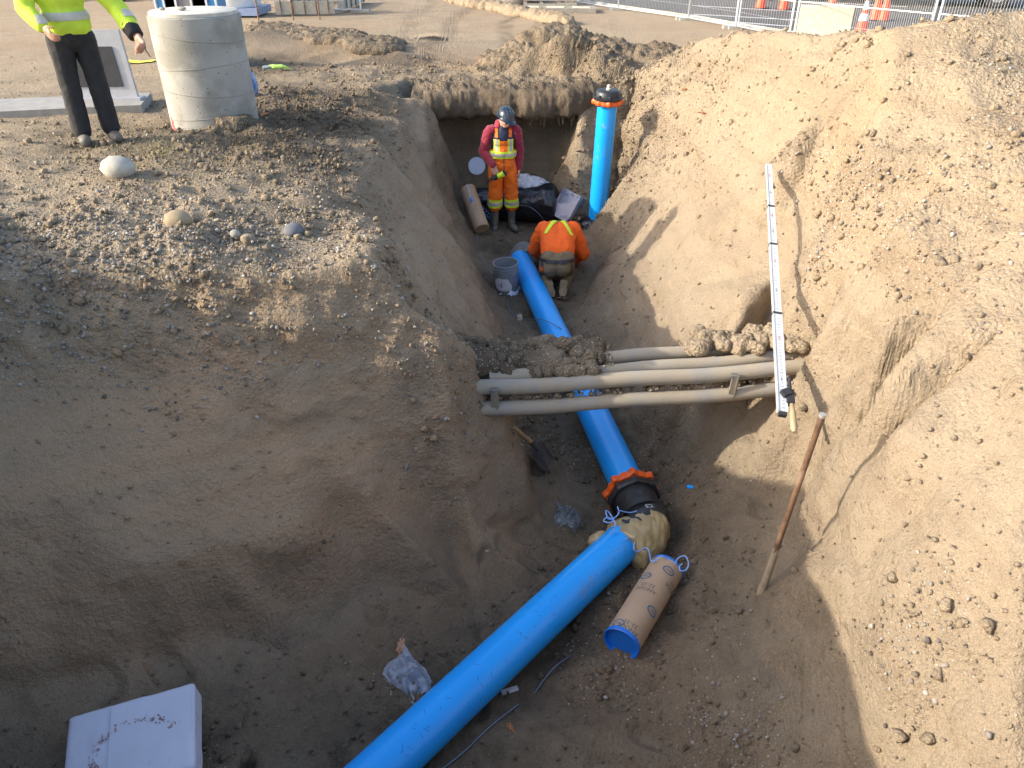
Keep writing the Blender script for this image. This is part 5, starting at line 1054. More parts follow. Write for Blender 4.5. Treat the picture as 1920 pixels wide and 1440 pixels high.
# ---------------------------------------------------------------- concrete ring and its surroundings
M_CONC = mat('concrete', (.34, .33, .30), .85, noise=.14, nscale=3, bump=.003, bscale=70, two=((.25, .24, .21), 2.5, .48))
t, N_, L_, P_ = nodes(M_CONC)
tc = N_.new('ShaderNodeTexCoord').outputs['Object']; vv = tex(N_, L_, 'ShaderNodeTexVoronoi', 26, tc); sc = N_.new('ShaderNodeSeparateColor'); L_.new(vv.outputs['Color'], sc.inputs[0])
pit = mth(N_, L_, 'MULTIPLY', mth(N_, L_, 'LESS_THAN', vv.outputs['Distance'], mth(N_, L_, 'MULTIPLY', sc.outputs[1], .22)), mth(N_, L_, 'GREATER_THAN', sc.outputs[0], .55))
old = P_.inputs['Base Color'].links[0].from_socket; cc = mixc(N_, L_, mth(N_, L_, 'MULTIPLY', pit, .75), old, (.12, .11, .09)); L_.new(cc, P_.inputs['Base Color'])
c0_ = Vector(at(381, 252, 2.2)); Rm = .43
ctr = Vector((c0_.x, c0_.y + Rm * .92, 2.14)); Hm = 1.10
ring = thing('concrete_ring', ctr, 'large upright concrete manhole ring with pitted sides and red paint mark', 'concrete ring', rot=(0, R(0), R(10)))
mb = MB(); pr = []
for k in range(41):
    z = Hm * k / 40; pr.append((Rm + .0, z))
mb.lathe([(Rm - .09, 0)] + pr + [(Rm - .006, Hm + .006), (Rm - .09, Hm + .006), (Rm - .09, 0)], 96); body_ = mb.build('ring_wall', M_CONC, ring, 40)
for z, tl in ((.2, .03), (.43, -.04), (.66, .03), (.93, -.06)):
    mb = MB(); mb.tube([((Rm + .001) * math.cos(a), (Rm + .001) * math.sin(a), z + tl * math.cos(a + .3)) for a in [2 * math.pi * k / 96 for k in range(97)]], .0035, 5); mb.build('form_seam', mat('seam', (.27, .25, .22), .9), ring, 60)
mb = MB(); vs = []; fs = []; n = 16
for i in range(n):
    for j in range(10):
        zz = .0 + .2 * j / 9; a = R(206) + R(13) * (i / (n - 1)) * (1 - .6 * (j / 9)) + .03 * math.sin(j * 2); vs.append(((Rm + .003) * math.cos(a), (Rm + .003) * math.sin(a), zz))
mb.add(vs, [(i * 10 + j, (i + 1) * 10 + j, (i + 1) * 10 + j + 1, i * 10 + j + 1) for i in range(n - 1) for j in range(9)])
mb.build('red_paint_mark', mat('red_spray', (.42, .06, .07), .8, noise=.3, nscale=40, two=((.4, .33, .29), 60, .55)), ring, 60)
cap_ = thing('cover_slab', ctr + Vector((0, 0, Hm + .008)), 'flat pale concrete slab lying across the ring top', 'slab')
mb = MB(); mb.lathe([(0, 0), (Rm - .02, 0), (Rm - .02, .03), (Rm - .03, .036), (0, .036)], 64); mb.build('slab', mat('pale_concrete', (.52, .49, .42), .85, noise=.15, bump=.002), cap_, 40)
mb = MB(); mb.ell((-.07, -.1, .055), (.045, .03, .018), noise=.15, n=10); mb.ell((-.28, -.05, .05), (.03, .03, .015), noise=.15, n=8); mb.build('loose_chip', M_CONC, cap_, 30, kind='stuff')
rx_, ry_ = ctr.x, ctr.y
soil_mound('soil_against_ring', [((rx_ + .3, ry_ - .42, 2.26), (.13, .1, .1)), ((rx_ + .4, ry_ - .3, 2.24), (.1, .1, .1)), ((rx_ + .2, ry_ - .5, 2.22), (.14, .08, .07)), ((rx_ + .45, ry_ - .2, 2.2), (.12, .1, .08)), ((rx_ + .0, ry_ - .52, 2.18), (.2, .08, .05))], 'dark clods leaning against the right foot of the concrete ring', .75, 12)
# blue and white bag behind the ring
bb = Vector(at(468, 188, 2.12)); bag = thing('sack', bb, 'blue and white striped sack half hidden by the concrete ring', 'sack')
mb = MB(); mb.ell((0, 0, .17), (.12, .16, .2), n=20); sk = fuse('sack_body', mb, .015, mat('sack_blue', (.03, .13, .4), .6, noise=.3, two=((.5, .52, .52), 4, .5)), bag, 2); wrinkle(sk, .012, 9, 3)
mb = MB(); mb.ell((.0, 0, .32), (.075, .1, .08), n=16); mb.build('white_top', mat('sack_white', (.6, .62, .6), .6), bag, 60)
gg = Vector(at(512, 129, 2.06)); gv = thing('lime_rag', gg, 'bright lime and grey work glove dropped in the furrow behind the ring', 'glove'); mb = MB(); hand(mb, (0, 0, .03), (.9, .3, 0), (0, 0, -1), 1.7, .35); fuse('glove_body', mb, .012, mat('lime_cloth', (.4, .62, .12), .8, noise=.3), gv, 1)
mb = MB(); mb.tube([(-.03, -.01, .03), (-.14, -.05, .02)], [.05, .06], 14, sq=.5); mb.build('glove_cuff', mat('grey_cuff', (.25, .3, .3), .8), gv, 50)
# slab and stand at the left edge, caution tape
sl_c = Vector(at(255, 196, 2.22)); slab = thing('concrete_slab', sl_c, 'flat grey concrete pad under the plastic stand left of the ring', 'slab', rot=(0, 0, R(14)))
mb = MB(); mb.box((-.75, .12, -.03), (1.7, .75, .14)); mb.build('pad', mat('grey_concrete', (.26, .25, .23), .85, noise=.15, bump=.002), slab, 30)
sc_ = Vector(at(238, 187, 2.27)); stn = thing('plastic_stand', sc_ + Vector((0, .1, 0)), 'grey plastic barricade stand with opening shaded by a dark plate beside the concrete ring', 'barricade', rot=(R(-4), 0, R(5)))
M_GP = mat('grey_plastic', (.38, .38, .4), .5, noise=.08, dirt=.2)
mb = MB(); mb.prism([(-.62, 0), (.10, 0), (.05, .72), (-.56, .72)], .05, Matrix.Rotation(R(90), 4, 'X')); f1 = mb.build('side_panel', M_GP, stn, 30)
mb = MB(); mb.prism([(-.54, .13), (-.03, .13), (-.06, .55), (-.5, .55)], .01, Matrix.Translation((0, -.052, 0)) @ Matrix.Rotation(R(90), 4, 'X')); mb.build('opening_shade', mat('opening_shade', (.04, .04, .045), .8), f1, 30)  # flat dark plate, its colour stands in for shade inside the opening
mb = MB(); mb.box((.0, -.03, -.01), (.3, .2, .05)); mb.build('foot', M_GP, stn, 30); mb = MB(); mb.box((-.52, -.03, -.01), (.3, .2, .05)); mb.build('foot', M_GP, stn, 30)
tp = []
for k in range(12): x, y, z = at(190 + k * 9, 113 + .5 * math.sin(k), 2.12); tp.append((x, y, top(x, y) + .012))
mb = MB(); vs = []
for x, y, z in tp: vs += [(x, y - .1, z), (x, y + .1, z + .004)]
mb.add(vs, [(2 * k, 2 * k + 2, 2 * k + 3, 2 * k + 1) for k in range(11)]); mb.build('caution_tape', mat('yellow_tape', (.75, .68, .02), .5), None, 60, label='yellow caution tape lying flat on the sand left of the ring', cat='tape')
# rounded stone at the left edge and stone set in the floor
def stone(px, py, z, r, label, seed, col=(.38, .36, .31), sink=.2):
    p = Vector(at(px, py, z)); p.z = top(p.x, p.y) + r[2] * (1 - 2 * sink)
    m_ = mat('stone', col, .85, noise=.15, nscale=14, bump=.002); me = mesh_np('stone', IV2 * np.array(r) * (1 + .12 * fbm(IV2[:, 0] + seed, IV2[:, 1], IV2[:, 2], 1.2, 2, seed))[:, None], IF2); o = link('stone', me, m_); o.location = p; tag(o, label, 'stone'); return o
stone(226, 335, 2.28, (.13, .1, .1), 'rounded grey stone lying on the grade at the left edge', 3)
stone(1214, 778, .08, (.13, .11, .06), 'flat pale rounded stone bedded in the trench floor by the far pipe', 4, (.2, .18, .15), .35)
stone(335, 420, 2.3, (.09, .08, .07), 'crumbly brown lump topping the gravel on the near left bank', 5, (.3, .23, .14))
stone(552, 442, 2.14, (.07, .1, .05), 'dark smooth stone set in the near bank slope', 6, (.13, .13, .135))
stone(447, 470, 2.15, (.035, .03, .03), 'small grey cobble on the brow of the near bank', 7, (.3, .28, .24))
stone(470, 474, 2.15, (.05, .04, .035), 'brown cobble beside a smaller grey one on the brow', 8, (.25, .2, .14))

# ---------------------------------------------------------------- litter in the trench
M_CLEAR = mat('clear_film', (.55, .62, .75), .18, noise=.12, alpha=.48, spec=.8)
M_CLEARD = mat('clear_film_dusty', (.3, .36, .42), .2, noise=.2, alpha=.4, spec=.8)
def film(name, outline, m, label, amp, seed, lift=.01, cat='plastic bag'):
    pts = [Vector(at(*q)) for q in outline]; c = sum(pts, Vector()) / len(pts); n = 26; vs = []; fs = []; a0, a1, a2, a3 = pts
    for i in range(n):
        for j in range(n):
            u, v_ = i / (n - 1), j / (n - 1); p = a0.lerp(a1, u).lerp(a3.lerp(a2, u), v_); p = p + Vector((.015 * math.sin(9 * v_ + seed), .015 * math.sin(8 * u + seed), 0))
            r_ = 1 - abs(float(fbm(np.array([p.x * 1.]), np.array([p.y]), np.array([seed * 1.0]), 7, 3, seed)[0])) * 2
            vs.append((p.x - c.x, p.y - c.y, top(p.x, p.y) + lift + amp * max(0, r_) * (1 - (2 * u - 1) ** 6) * (1 - (2 * v_ - 1) ** 6) + .004))
    fs = [(i * n + j, (i + 1) * n + j, (i + 1) * n + j + 1, i * n + j + 1) for i in range(n - 1) for j in range(n - 1)]
    mb = MB(); mb.add(vs, fs); o = mb.build(name, m, None, 60, label=label, cat=cat); o.location = (c.x, c.y, 0); return o
film('clear_bag', [(713, 1275, .03), (772, 1325, .03), (816, 1272, .03), (764, 1220, .03)], M_CLEAR, 'clear crumpled plastic bag lying against the near blue pipe', .05, 2)
film('clear_bag', [(1040, 975, .06), (1080, 985, .06), (1092, 955, .06), (1048, 936, .06)], M_CLEARD, 'small clear plastic bag on the floor left of the elbow', .05, 3)
wbg = thing('white_bag', Vector(aty(988, 362, 11.2)), 'white plastic bag crumpled on top of the black wrapped pipe', 'plastic bag')
mb = MB(); mb.ell((.02, 0, .07), (.33, .18, .15), n=24, noise=.1, seed=2); mb.ell((-.05, .05, .15), (.12, .1, .1), n=20, noise=.1); mb.ell((.17, 0, .06), (.13, .1, .09), n=16); wv = fuse('film', mb, .012, mat('white_film', (.55, .59, .66), .35, noise=.12, alpha=.92), wbg, 1); wrinkle(wv, .03, 7, 4); wrinkle(wv, .012, 19, 5)
film('white_rag', [(938, 556, .05), (965, 560, .05), (979, 543, .05), (950, 548, .05)], mat('white_rag', (.6, .64, .75), .6, noise=.08), 'white scrap of film under the grey bucket', .05, 5, cat='plastic scrap')
# black wrapped pipe behind the standing worker
q0_, q1_ = Vector(at(900, 384, .42)), Vector(at(1040, 388, .40)); q0_.y = 11.15; q1_.y = 11.0; q0_.z = .36; q1_.z = .40
bp_ = thing('wrapped_pipe', q0_, 'fat black film wrapped pipe lying across behind the standing worker', 'pipe')
mb = MB(); dq = q1_ - q0_; mb.tube([dq * k for k in (-.1, 0, .3, .6, .8, .86, .88, .94, 1.0, 1.03)], [.2, .22, .235, .25, .26, .27, .285, .285, .275, .2], 36); w_ = fuse('film_wrap', mb, .016, M_POLY, bp_, 1); wrinkle(w_, .016, 4.5, 7, (.6, 1, 1)); wrinkle(w_, .006, 15, 9)
mb = MB(); mb.tube([dq * .70 + Vector((0, 0, 0)), dq * .72], [.268, .268], 36); mb.build('tape_band', M_POLY, bp_, 60)
spk = Vector(aty(1018, 345, 11.2)); cn = thing('spray_can', spk, 'lime and white spray can lying on leaves behind the black pipe', 'spray can', rot=(R(60), R(20), R(-30)))
mb = MB(); mb.lathe([(0, -.1), (.033, -.1), (.034, -.09), (.034, .08)], 24); mb.build('can', mat('lime_can', (.4, .75, .1), .4), cn, 40); mb = MB(); mb.lathe([(.034, .081), (.03, .1), (.014, .115), (.014, .135), (0, .136)], 20); mb.build('can_cap', mat('white_cap', (.7, .7, .72), .4), cn, 40)
# torn cement bag
cb = Vector(at(1050, 412, .22)); cbg = thing('paper_sack', cb + Vector((0, 0, .02)), 'torn printed paper sack standing open beside the kneeling worker', 'sack', rot=(R(-25), R(18), R(-30)))
mb = MB(); W_, H_, D_ = .3, .42, .16
mb.box((0, D_ / 2, H_ / 2), (W_, .006, H_)); mb.box((-W_ / 2, 0, H_ / 2), (.006, D_, H_)); mb.box((W_ / 2, 0, H_ / 2), (.006, D_, H_)); mb.box((0, 0, 0), (W_, D_, .006)); mb.prism([(-W_ / 2, 0), (W_ / 2, 0), (W_ / 2, H_ * .98), (.04, H_ * .6), (-W_ / 2, H_ * .42)], .006, Matrix.Translation((0, -D_ / 2 + .003, 0)) @ Matrix.Rotation(R(90), 4, 'X'))
mb.build('sack_walls', mat('printed_paper', (.5, .46, .5), .7, noise=.1, two=((.13, .13, .2), 9, .56)), cbg, 20)
mb = MB(); mb.ell((0, .0, .09), (.13, .065, .09), noise=.05, n=16); mb.build('sack_fill', M_CARD, cbg, 60)
c2 = Vector(at(1189, 458, .42)); bx2 = thing('open_carton', c2, 'small torn carton of brown scraps right of the riser foot', 'carton', rot=(R(8), R(-12), R(15)))
for c, d in (((0, -.1, .05), (.24, .008, .1)), ((0, .1, .05), (.24, .008, .1)), ((-.12, 0, .05), (.008, .2, .1)), ((.12, 0, .05), (.008, .2, .1)), ((0, 0, 0), (.24, .2, .008))):
    mb = MB(); mb.box(c, d); mb.build('carton_side', mat('worn_carton', (.36, .3, .24), .8, noise=.3), bx2, 20)
mb = MB(); mb.ell((0, 0, .04), (.1, .08, .05), noise=.12, n=12); mb.build('scraps', M_ROOT, bx2, 20)
# white box at the lower left
bxp = Vector(at(262, 1412, .3)); ux = Vector((1, .22, 0)).normalized()
box = thing('white_box', bxp, 'white cardboard box with muddy boot print at the lower left', 'box', rot=(R(10), R(-4), R(17)))
M_WBOX = mat('white_board', (.60, .62, .72), .6, noise=.06, nscale=4, dirt=.2, dirtcol=(.44, .34, .36), dscale=4.5, two=((.35, .26, .28), 11, .66), bump=.001, bscale=12)
mb = MB(); mb.box((0, 0, .07), (.62, .46, .14)); bx = fuse('carton', mb, .011, M_WBOX, box, 4); wrinkle(bx, .008, 2.2, 5); wrinkle(bx, .002, 9, 6)

mb = MB(); mb.box((.1, 0, .150), (.40, .42, .004)); fl__ = fuse('lid_flap', mb, .0035, M_WBOX, box, 1) if False else mb.build('lid_flap', M_WBOX, box, 30); fl__.rotation_euler = (R(1.5), R(1), 0)
mb = MB(); mb.box((.314, 0, .075), (.004, .42, .12)); mb.build('end_flap', M_WBOX, box, 30)
vs, fs = text_mesh('MADE', .055); mb = MB(); mb.add([(v_.x * 1.0 + .16, -.2315, v_.y + .07) for v_ in vs], fs); mb.build('printed_text', M_INK, box, 0)
rr_ = random.Random(8); M_MUD = mat('box_mud', (.34, .22, .22), .8, noise=.3, nscale=20); vs = []; fs = []
for k in range(150):
    a = rr_.uniform(.3, 5.6); q = rr_.gauss(1, .07); x, y = .02 + .2 * q * math.cos(a), -.03 + .13 * q * math.sin(a); r = rr_.uniform(.0015, .007); i = len(vs)
    vs += [(x + r * rr_.uniform(.5, 1.6) * math.cos(t_), y + r * rr_.uniform(.5, 1.3) * math.sin(t_), .1535) for t_ in (0, 1.2, 2.4, 3.6, 4.9)]; fs.append((i, i + 1, i + 2, i + 3, i + 4))
mb = MB(); mb.add(vs, fs); mb.build('mud_specks', M_MUD, box, 0, kind='stuff').rotation_euler = (R(1.5), R(1), 0)
# small scraps
def scrap(px, py, z, d, m, label, cat, rot=(0, 0, 0), name='scrap'):
    p = Vector(at(px, py, z)); p.z = top(p.x, p.y) + d[2] / 2 + .004; mb = MB(); mb.box((0, 0, 0), d); mb.box((d[0] * .1, 0, d[2] * .7), (d[0] * .3, d[1] * .5, d[2] * .5)); o = mb.build(name, m, None, 20, label=label, cat=cat); o.location = p; o.rotation_euler = rot; return o
scrap(956, 1290, .01, (.105, .035, .006), mat('white_scrap', (.6, .58, .6), .6), 'white plastic strip with black dot beside the near pipe', 'plastic scrap', (0, 0, R(20)), 'plastic_strip')
mb = MB(); mb.lathe([(.016, 0), (.016, .05), (.013, .05), (.013, 0)], 16, close=True); o = mb.build('pipe_offcut', M_BLUE, None, 40, label='tiny blue pipe offcut lying right of the elbow', cat='pipe offcut'); p = Vector(at(1287, 918, .15)); o.location = (p.x, p.y, top(p.x, p.y) + .018); o.rotation_euler = (R(90), 0, R(75))
# dry leaves
def leaf(px, py, z, s, col, label, seed, group='dry leaves in the trench'):
    p = Vector(at(px, py, z)); rr = random.Random(seed); n = 22; out = []
    for k in range(n):
        a = 2 * math.pi * k / n; r = s * (.55 + .35 * abs(math.cos(a)) ** .7) * (1 + .28 * math.cos(a * 7)); out.append((r * math.cos(a), r * math.sin(a) * .55))
    mb = MB(); vs = [(0, 0, .01)] + [(x, y, abs(y) * .7 + .008 * math.sin(9 * x / s)) for x, y in out]; mb.add(vs, [(0, 1 + k, 1 + (k + 1) % n) for k in range(n)]); mb.tube([(-s * .9, 0, .003), (-s * 1.4, .004, .01)], .0018, 5)
    o = mb.build('dry_leaf', mat('leaf', col, .7, noise=.25, nscale=40), None, 60, label=label, cat='leaf', group=group); o.location = (p.x, p.y, top(p.x, p.y) + .012); o.rotation_euler = (rr.uniform(-.4, .4), rr.uniform(-.4, .4), rr.uniform(0, 6)); return o
leaf(752, 1222, .03, .06, (.45, .24, .14), 'pinkish brown dry leaf touching the clear bag', 1)
leaf(915, 1058, .1, .02, (.45, .32, .22), 'tiny pale leaf on the floor below the near bank', 2)
leaf(797, 1115, .12, .022, (.3, .16, .08), 'small rusty leaf below the smooth near bank', 3)
leaf(957, 1365, .02, .035, (.36, .16, .06), 'orange brown leaf in a hollow beside the grey wire', 4)
leaf(975, 596, .05, .08, (.40, .30, .2), 'pale oak leaf beside the far pipe behind the ducts', 5)
leaf(1050, 560, .08, .08, (.34, .24, .14), 'lobed tan leaf just behind the kneeling boots', 6)
leaf(890, 438, .2, .1, (.28, .14, .08), 'red brown leaf under the leaning tube foot', 7)
leaf(915, 443, .15, .09, (.34, .2, .1), 'curled leaf just below the leaning tube', 8)
leaf(980, 775, .05, .04, (.4, .28, .17), 'tan leaf hanging below the left end of the ducts', 9)
leaf(1285, 215, 1.8, .1, (.42, .16, .07), 'orange leaf caught in clods right of the riser', 10)
leaf(1320, 205, 2.1, .09, (.4, .15, .06), 'second orange leaf higher on the clods right of the riser', 11)
leaf(562, 82, 2.0, .12, (.5, .2, .08), 'orange leaf on the far left spoil ridge', 12)
leaf(497, 218, 2.2, .06, (.55, .2, .08), 'orange scrap of leaf right beside the ring foot', 13)
def litter(cx, cy, z, sx, sy, n, label, seed):
    rr = random.Random(seed); c = Vector(at(cx, cy, z)); mb = MB()
    for k in range(n):
        x, y = c.x + rr.gauss(0, sx), c.y + rr.gauss(0, sy); zz = top(x, y) + rr.uniform(.005, .03); M = Matrix.Translation((x, y, zz)) @ Euler((rr.uniform(-.7, .7), rr.uniform(-.7, .7), rr.uniform(0, 6))).to_matrix().to_4x4(); s = rr.uniform(.025, .06)
        mb.add([(-s, 0, 0), (-s * .3, s * .45, .008), (s * .4, s * .4, .01), (s, 0, 0), (s * .4, -s * .4, .01), (-s * .3, -s * .45, .008), (0, 0, -.004)], [(0, 1, 6), (1, 2, 6), (2, 3, 6), (3, 4, 6), (4, 5, 6), (5, 0, 6)], M)
    mb.build('leaf_litter', mat('litter', (.26, .14, .075), .8, noise=.5, nscale=9), None, 60, label=label, kind='stuff')
litter(1080, 412, .22, .1, .2, 90, 'brown dry leaves gathered between riser and kneeling worker', 2)
litter(1015, 345, .5, .16, .12, 80, 'brown dry leaves piled behind the white bag', 3)
litter(1170, 400, .4, .06, .1, 16, 'orange brown leaves right of the riser', 4)
# grass near the ring
mb = MB(); rr = random.Random(9)
vs = []; fs = []
for k in range(2600):
    px_g = rr.uniform(60, 520); py_g = rr.gauss(270, 26) if rr.random() < .7 else rr.gauss(320, 22)
    if rr.random() < .3: px_g, py_g = rr.gauss(300, 30), rr.gauss(300, 18)
    x, y, z = at(px_g, min(max(py_g, 205), 380), 2.23)
    if (x - ctr.x) ** 2 + (y - ctr.y) ** 2 < Rm * Rm: continue
    z = top(x, y) - .005; L = rr.uniform(.02, .06); a = rr.uniform(0, 6.28); b = rr.uniform(.2, .9) * L; i = len(vs)
    vs += [(x - .0022, y, z), (x + .0022, y, z), (x + b * math.cos(a), y + b * math.sin(a), z + L)]; fs.append((i, i + 1, i + 2))
mb.add(vs, fs); mb.build('dry_grass', mat('dry_grass', (.24, .21, .09), .8, noise=.5, nscale=3, two=((.09, .13, .04), 2.2, .55)), None, 0, label='thin dry grass on the grade round the concrete ring', kind='stuff')

# ---------------------------------------------------------------- road, fence, cones, vehicles beyond
M_ASPH = mat('asphalt', (.085, .08, .075), .9, noise=.12, nscale=1.5, bump=.004, bscale=90)
ZR = 1.905
fl_ = [Vector(at(1045, 2, 1.9)), Vector(at(1290, 38, 1.9)), Vector(at(1378, 54, 1.9)), Vector(at(1560, 84, 1.9)), Vector(at(1760, 118, 1.9))]
fl_[0] = fl_[1] + (fl_[0] - fl_[1]) * 1.6
dE = (fl_[4] - fl_[3]).normalized(); fl_.append(fl_[4] + dE * 20)
road = MB(); V_ = []; nrm = Vector((.55, .83, 0))
for p in fl_: V_ += [(p.x + .3, p.y + .3, ZR + .012), (p.x + 60, p.y + 75, ZR + .012)]
road.add(V_, [(2 * k, 2 * k + 2, 2 * k + 3, 2 * k + 1) for k in range(len(fl_) - 1)]); ro = road.build('road', M_ASPH, None, 0, kind='structure', label='grey asphalt road beyond the fence')
kb = MB(); kb.tube([(p.x + .28, p.y + .26, ZR + .03) for p in fl_], .05, 4); kb.build('kerb', M_CONC, None, 0, kind='structure', label='low pale kerb along the road edge')
M_FEN = mat('white_fence', (.62, .64, .66), .4, metal=.2, noise=.06); M_WIRE = mat('galvanised_wire', (.42, .44, .46), .45, metal=.5)
def fence(a, b, h, label, gate=False, dense=.06, mid_=.72, m=M_FEN, group='site fence panels along the road', wr=.0022, hz=(.35, 1.1, 1.45)):
    a, b = Vector(a), Vector(b); L = (b - a).length; o = thing('fence_panel', a, label, 'fence', group); d = (b - a)
    for q in (d * 0, d): mb = MB(); mb.tube([q, q + Vector((0, 0, h))], .022, 10); mb.build('post', m, o, 50)
    for z in (.06, mid_, h - .02): mb = MB(); mb.tube([Vector((0, 0, z)), d + Vector((0, 0, z))], .013, 8); mb.build('rail', m, o, 50)
    mb = MB(); n = int(L / dense)
    for k in range(1, n): q = d * (k / n); mb.tube([q + Vector((0, 0, .06)), q + Vector((0, 0, h - .02))], wr, 4, caps=False)
    for z in hz: mb.tube([Vector((0, 0, z)), d + Vector((0, 0, z))], wr * 1.3, 4, caps=False)
    mb.build('wire_mesh', M_WIRE, o, 0, kind='stuff')
    for q in (d * .03, d * .97): mb = MB(); mb.box(q + Vector((0, 0, .03)), (.5, .16, .06)); mb.build('foot_block', M_CONC, o, 30)
    return o
names = ['far end', 'second from the far end', 'third from the far end']
segs = []
P0, P1 = fl_[1], fl_[0]
for k in range(4): a = P0 + (P1 - P0).normalized() * (3.0 * k); b = P0 + (P1 - P0).normalized() * (3.0 * (k + 1)); segs.append((a, b))
lab_f = ['white site fence panel on the left of the road corner', 'white site fence panel second left from the road corner', 'white site fence panel third left from the road corner', 'white site fence panel farthest left above the pallet']
for (a, b), l in zip(segs, lab_f): fence(a, b, 1.85, l)
fence(fl_[1], fl_[2], 1.85, 'short fence panel with fine mesh where the fence line bends')
pm = Vector(at(1478, 74, 1.9)); fence(fl_[2] + Vector((.06, 0, 0)), pm, 1.85, 'wide fence panel in front of the road lines and two cones', dense=.09)
pq = pm + (Vector(at(1672, 100, 1.9)) - pm).normalized() * 3.0; fence(pm + Vector((.09, -.03, 0)), pq, 1.85, 'near fence panel with thin upright bars before the concrete barrier', dense=.045, wr=.003)
fence(pq + Vector((.09, -.03, 0)), pq + (pq - pm).normalized() * 3.0, 1.85, 'rightmost fence panel running on past the spoil bank', dense=.05, wr=.003)
# road markings
M_MARK = mat('road_paint', (.6, .6, .58), .8, noise=.1, dirt=.3, dirtcol=(.2, .2, .19))
def stripe(p0, p1, label):
    a, b = Vector(at(*p0, 1.9)), Vector(at(*p1, 1.9)); d = (b - a).normalized(); s = Vector((-d.y, d.x, 0)) * .07; mb = MB(); z = Vector((0, 0, ZR + .017 - 1.9)); mb.add([a - s + z, b - s + z, b + s + z, a + s + z], [(0, 1, 2, 3)]); mb.build('road_marking', M_MARK, None, 0, kind='structure', label=label)
stripe((1300, 12), (1560, 27), 'white line painted on the road'); stripe((1300, 28), (1540, 42), 'white line painted on the road'); stripe((1340, 40), (1480, 51), 'white line painted on the road'); stripe((1420, 0), (1700, 14), 'white line painted on the road')
# cones
M_CONE = mat('cone_orange', (.85, .075, .02), .5, noise=.06, dirt=.1); M_CONEW = mat('cone_white', (.7, .7, .72), .4)
def cone(x, y, label, bands=False, tilt=0):
    o = thing('traffic_cone', (x, y, ZR + .012), label, 'cone', 'traffic cones on the road', rot=(tilt, tilt, random.uniform(0, 1)))
    rad = lambda z: .145 - (.145 - .028) * (z - .03) / .68
    mb = MB(); mb.lathe([(rad(.03), .03), (rad(.71), .71), (.018, .72), (.018, .7)], 28); mb.build('cone_body', M_CONE, o, 40)
    mb = MB(); mb.box((0, 0, .016), (.36, .36, .032)); mb.build('base', M_INK if not bands else M_CONE, o, 30)
    if bands:
        for z0, z1 in ((.28, .42), (.5, .66)): mb = MB(); mb.lathe([(rad(z0) + .002, z0), (rad(z1) + .002, z1)], 28); mb.build('white_band', M_CONEW, o, 40)
        vs, fs = text_mesh('C', .12); mb = MB(); wrapped(mb, vs, fs, .112, R(-70), .35); mb.build('letter', mat('purple_print', (.15, .08, .35), .6), o, 0)
    return o
def rd(px, py): p = at(px, py, ZR); return p[0], p[1]
cone(*rd(1425, 17), 'orange cone on the road, leftmost of the cones'); cone(*rd(1468, 20), 'orange cone second from left, just left of the fence post'); cone(*rd(1556, 29), 'orange cone standing in front of the parked car wheel')
cone(*rd(1639, 39), 'tall orange cone right behind the striped cone'); cone(*rd(1655, 40), 'orange cone rightmost of the pair by the dark car'); cone(*rd(1613, 66), 'orange cone with two white bands standing nearest the spoil bank', True)
# concrete barrier
ba0, ba1 = Vector(at(1490, 76, ZR)), Vector(at(1588, 80, ZR)); ba0.z = ba1.z = ZR + .012
jb = thing('concrete_barrier', ba0, 'low cream concrete road barrier behind the fence', 'barrier'); Mj = Matrix.Rotation(math.atan2(ba1.y - ba0.y, ba1.x - ba0.x), 4, 'Z')
prj = [(-.3, 0), (.3, 0), (.3, .08), (.14, .32), (.1, .62), (.06, .66), (-.06, .66), (-.1, .62), (-.14, .32), (-.3, .08)]
mb = MB(); Lj = (ba1 - ba0).length; Mp = Mj @ Matrix(((0, 0, 1, 0), (1, 0, 0, 0), (0, 1, 0, 0), (0, 0, 0, 1))); mb.prism(prj, Lj, Mp); mb.build('barrier_body', mat('cream_concrete', (.46, .42, .31), .85, noise=.14, bump=.003), jb, 30)
mb = MB(); mb.prism([(x * 1.02, y * 1.01) for x, y in prj], .02, Mj @ Matrix.Translation((Lj + .001, 0, 0)) @ Matrix(((0, 0, 1, 0), (1, 0, 0, 0), (0, 1, 0, 0), (0, 0, 0, 1)))); mb.build('end_shade_plate', mat('end_shade', (.05, .05, .05), .8), jb, 30)  # thin dark plate paints the shade on the barrier's right end
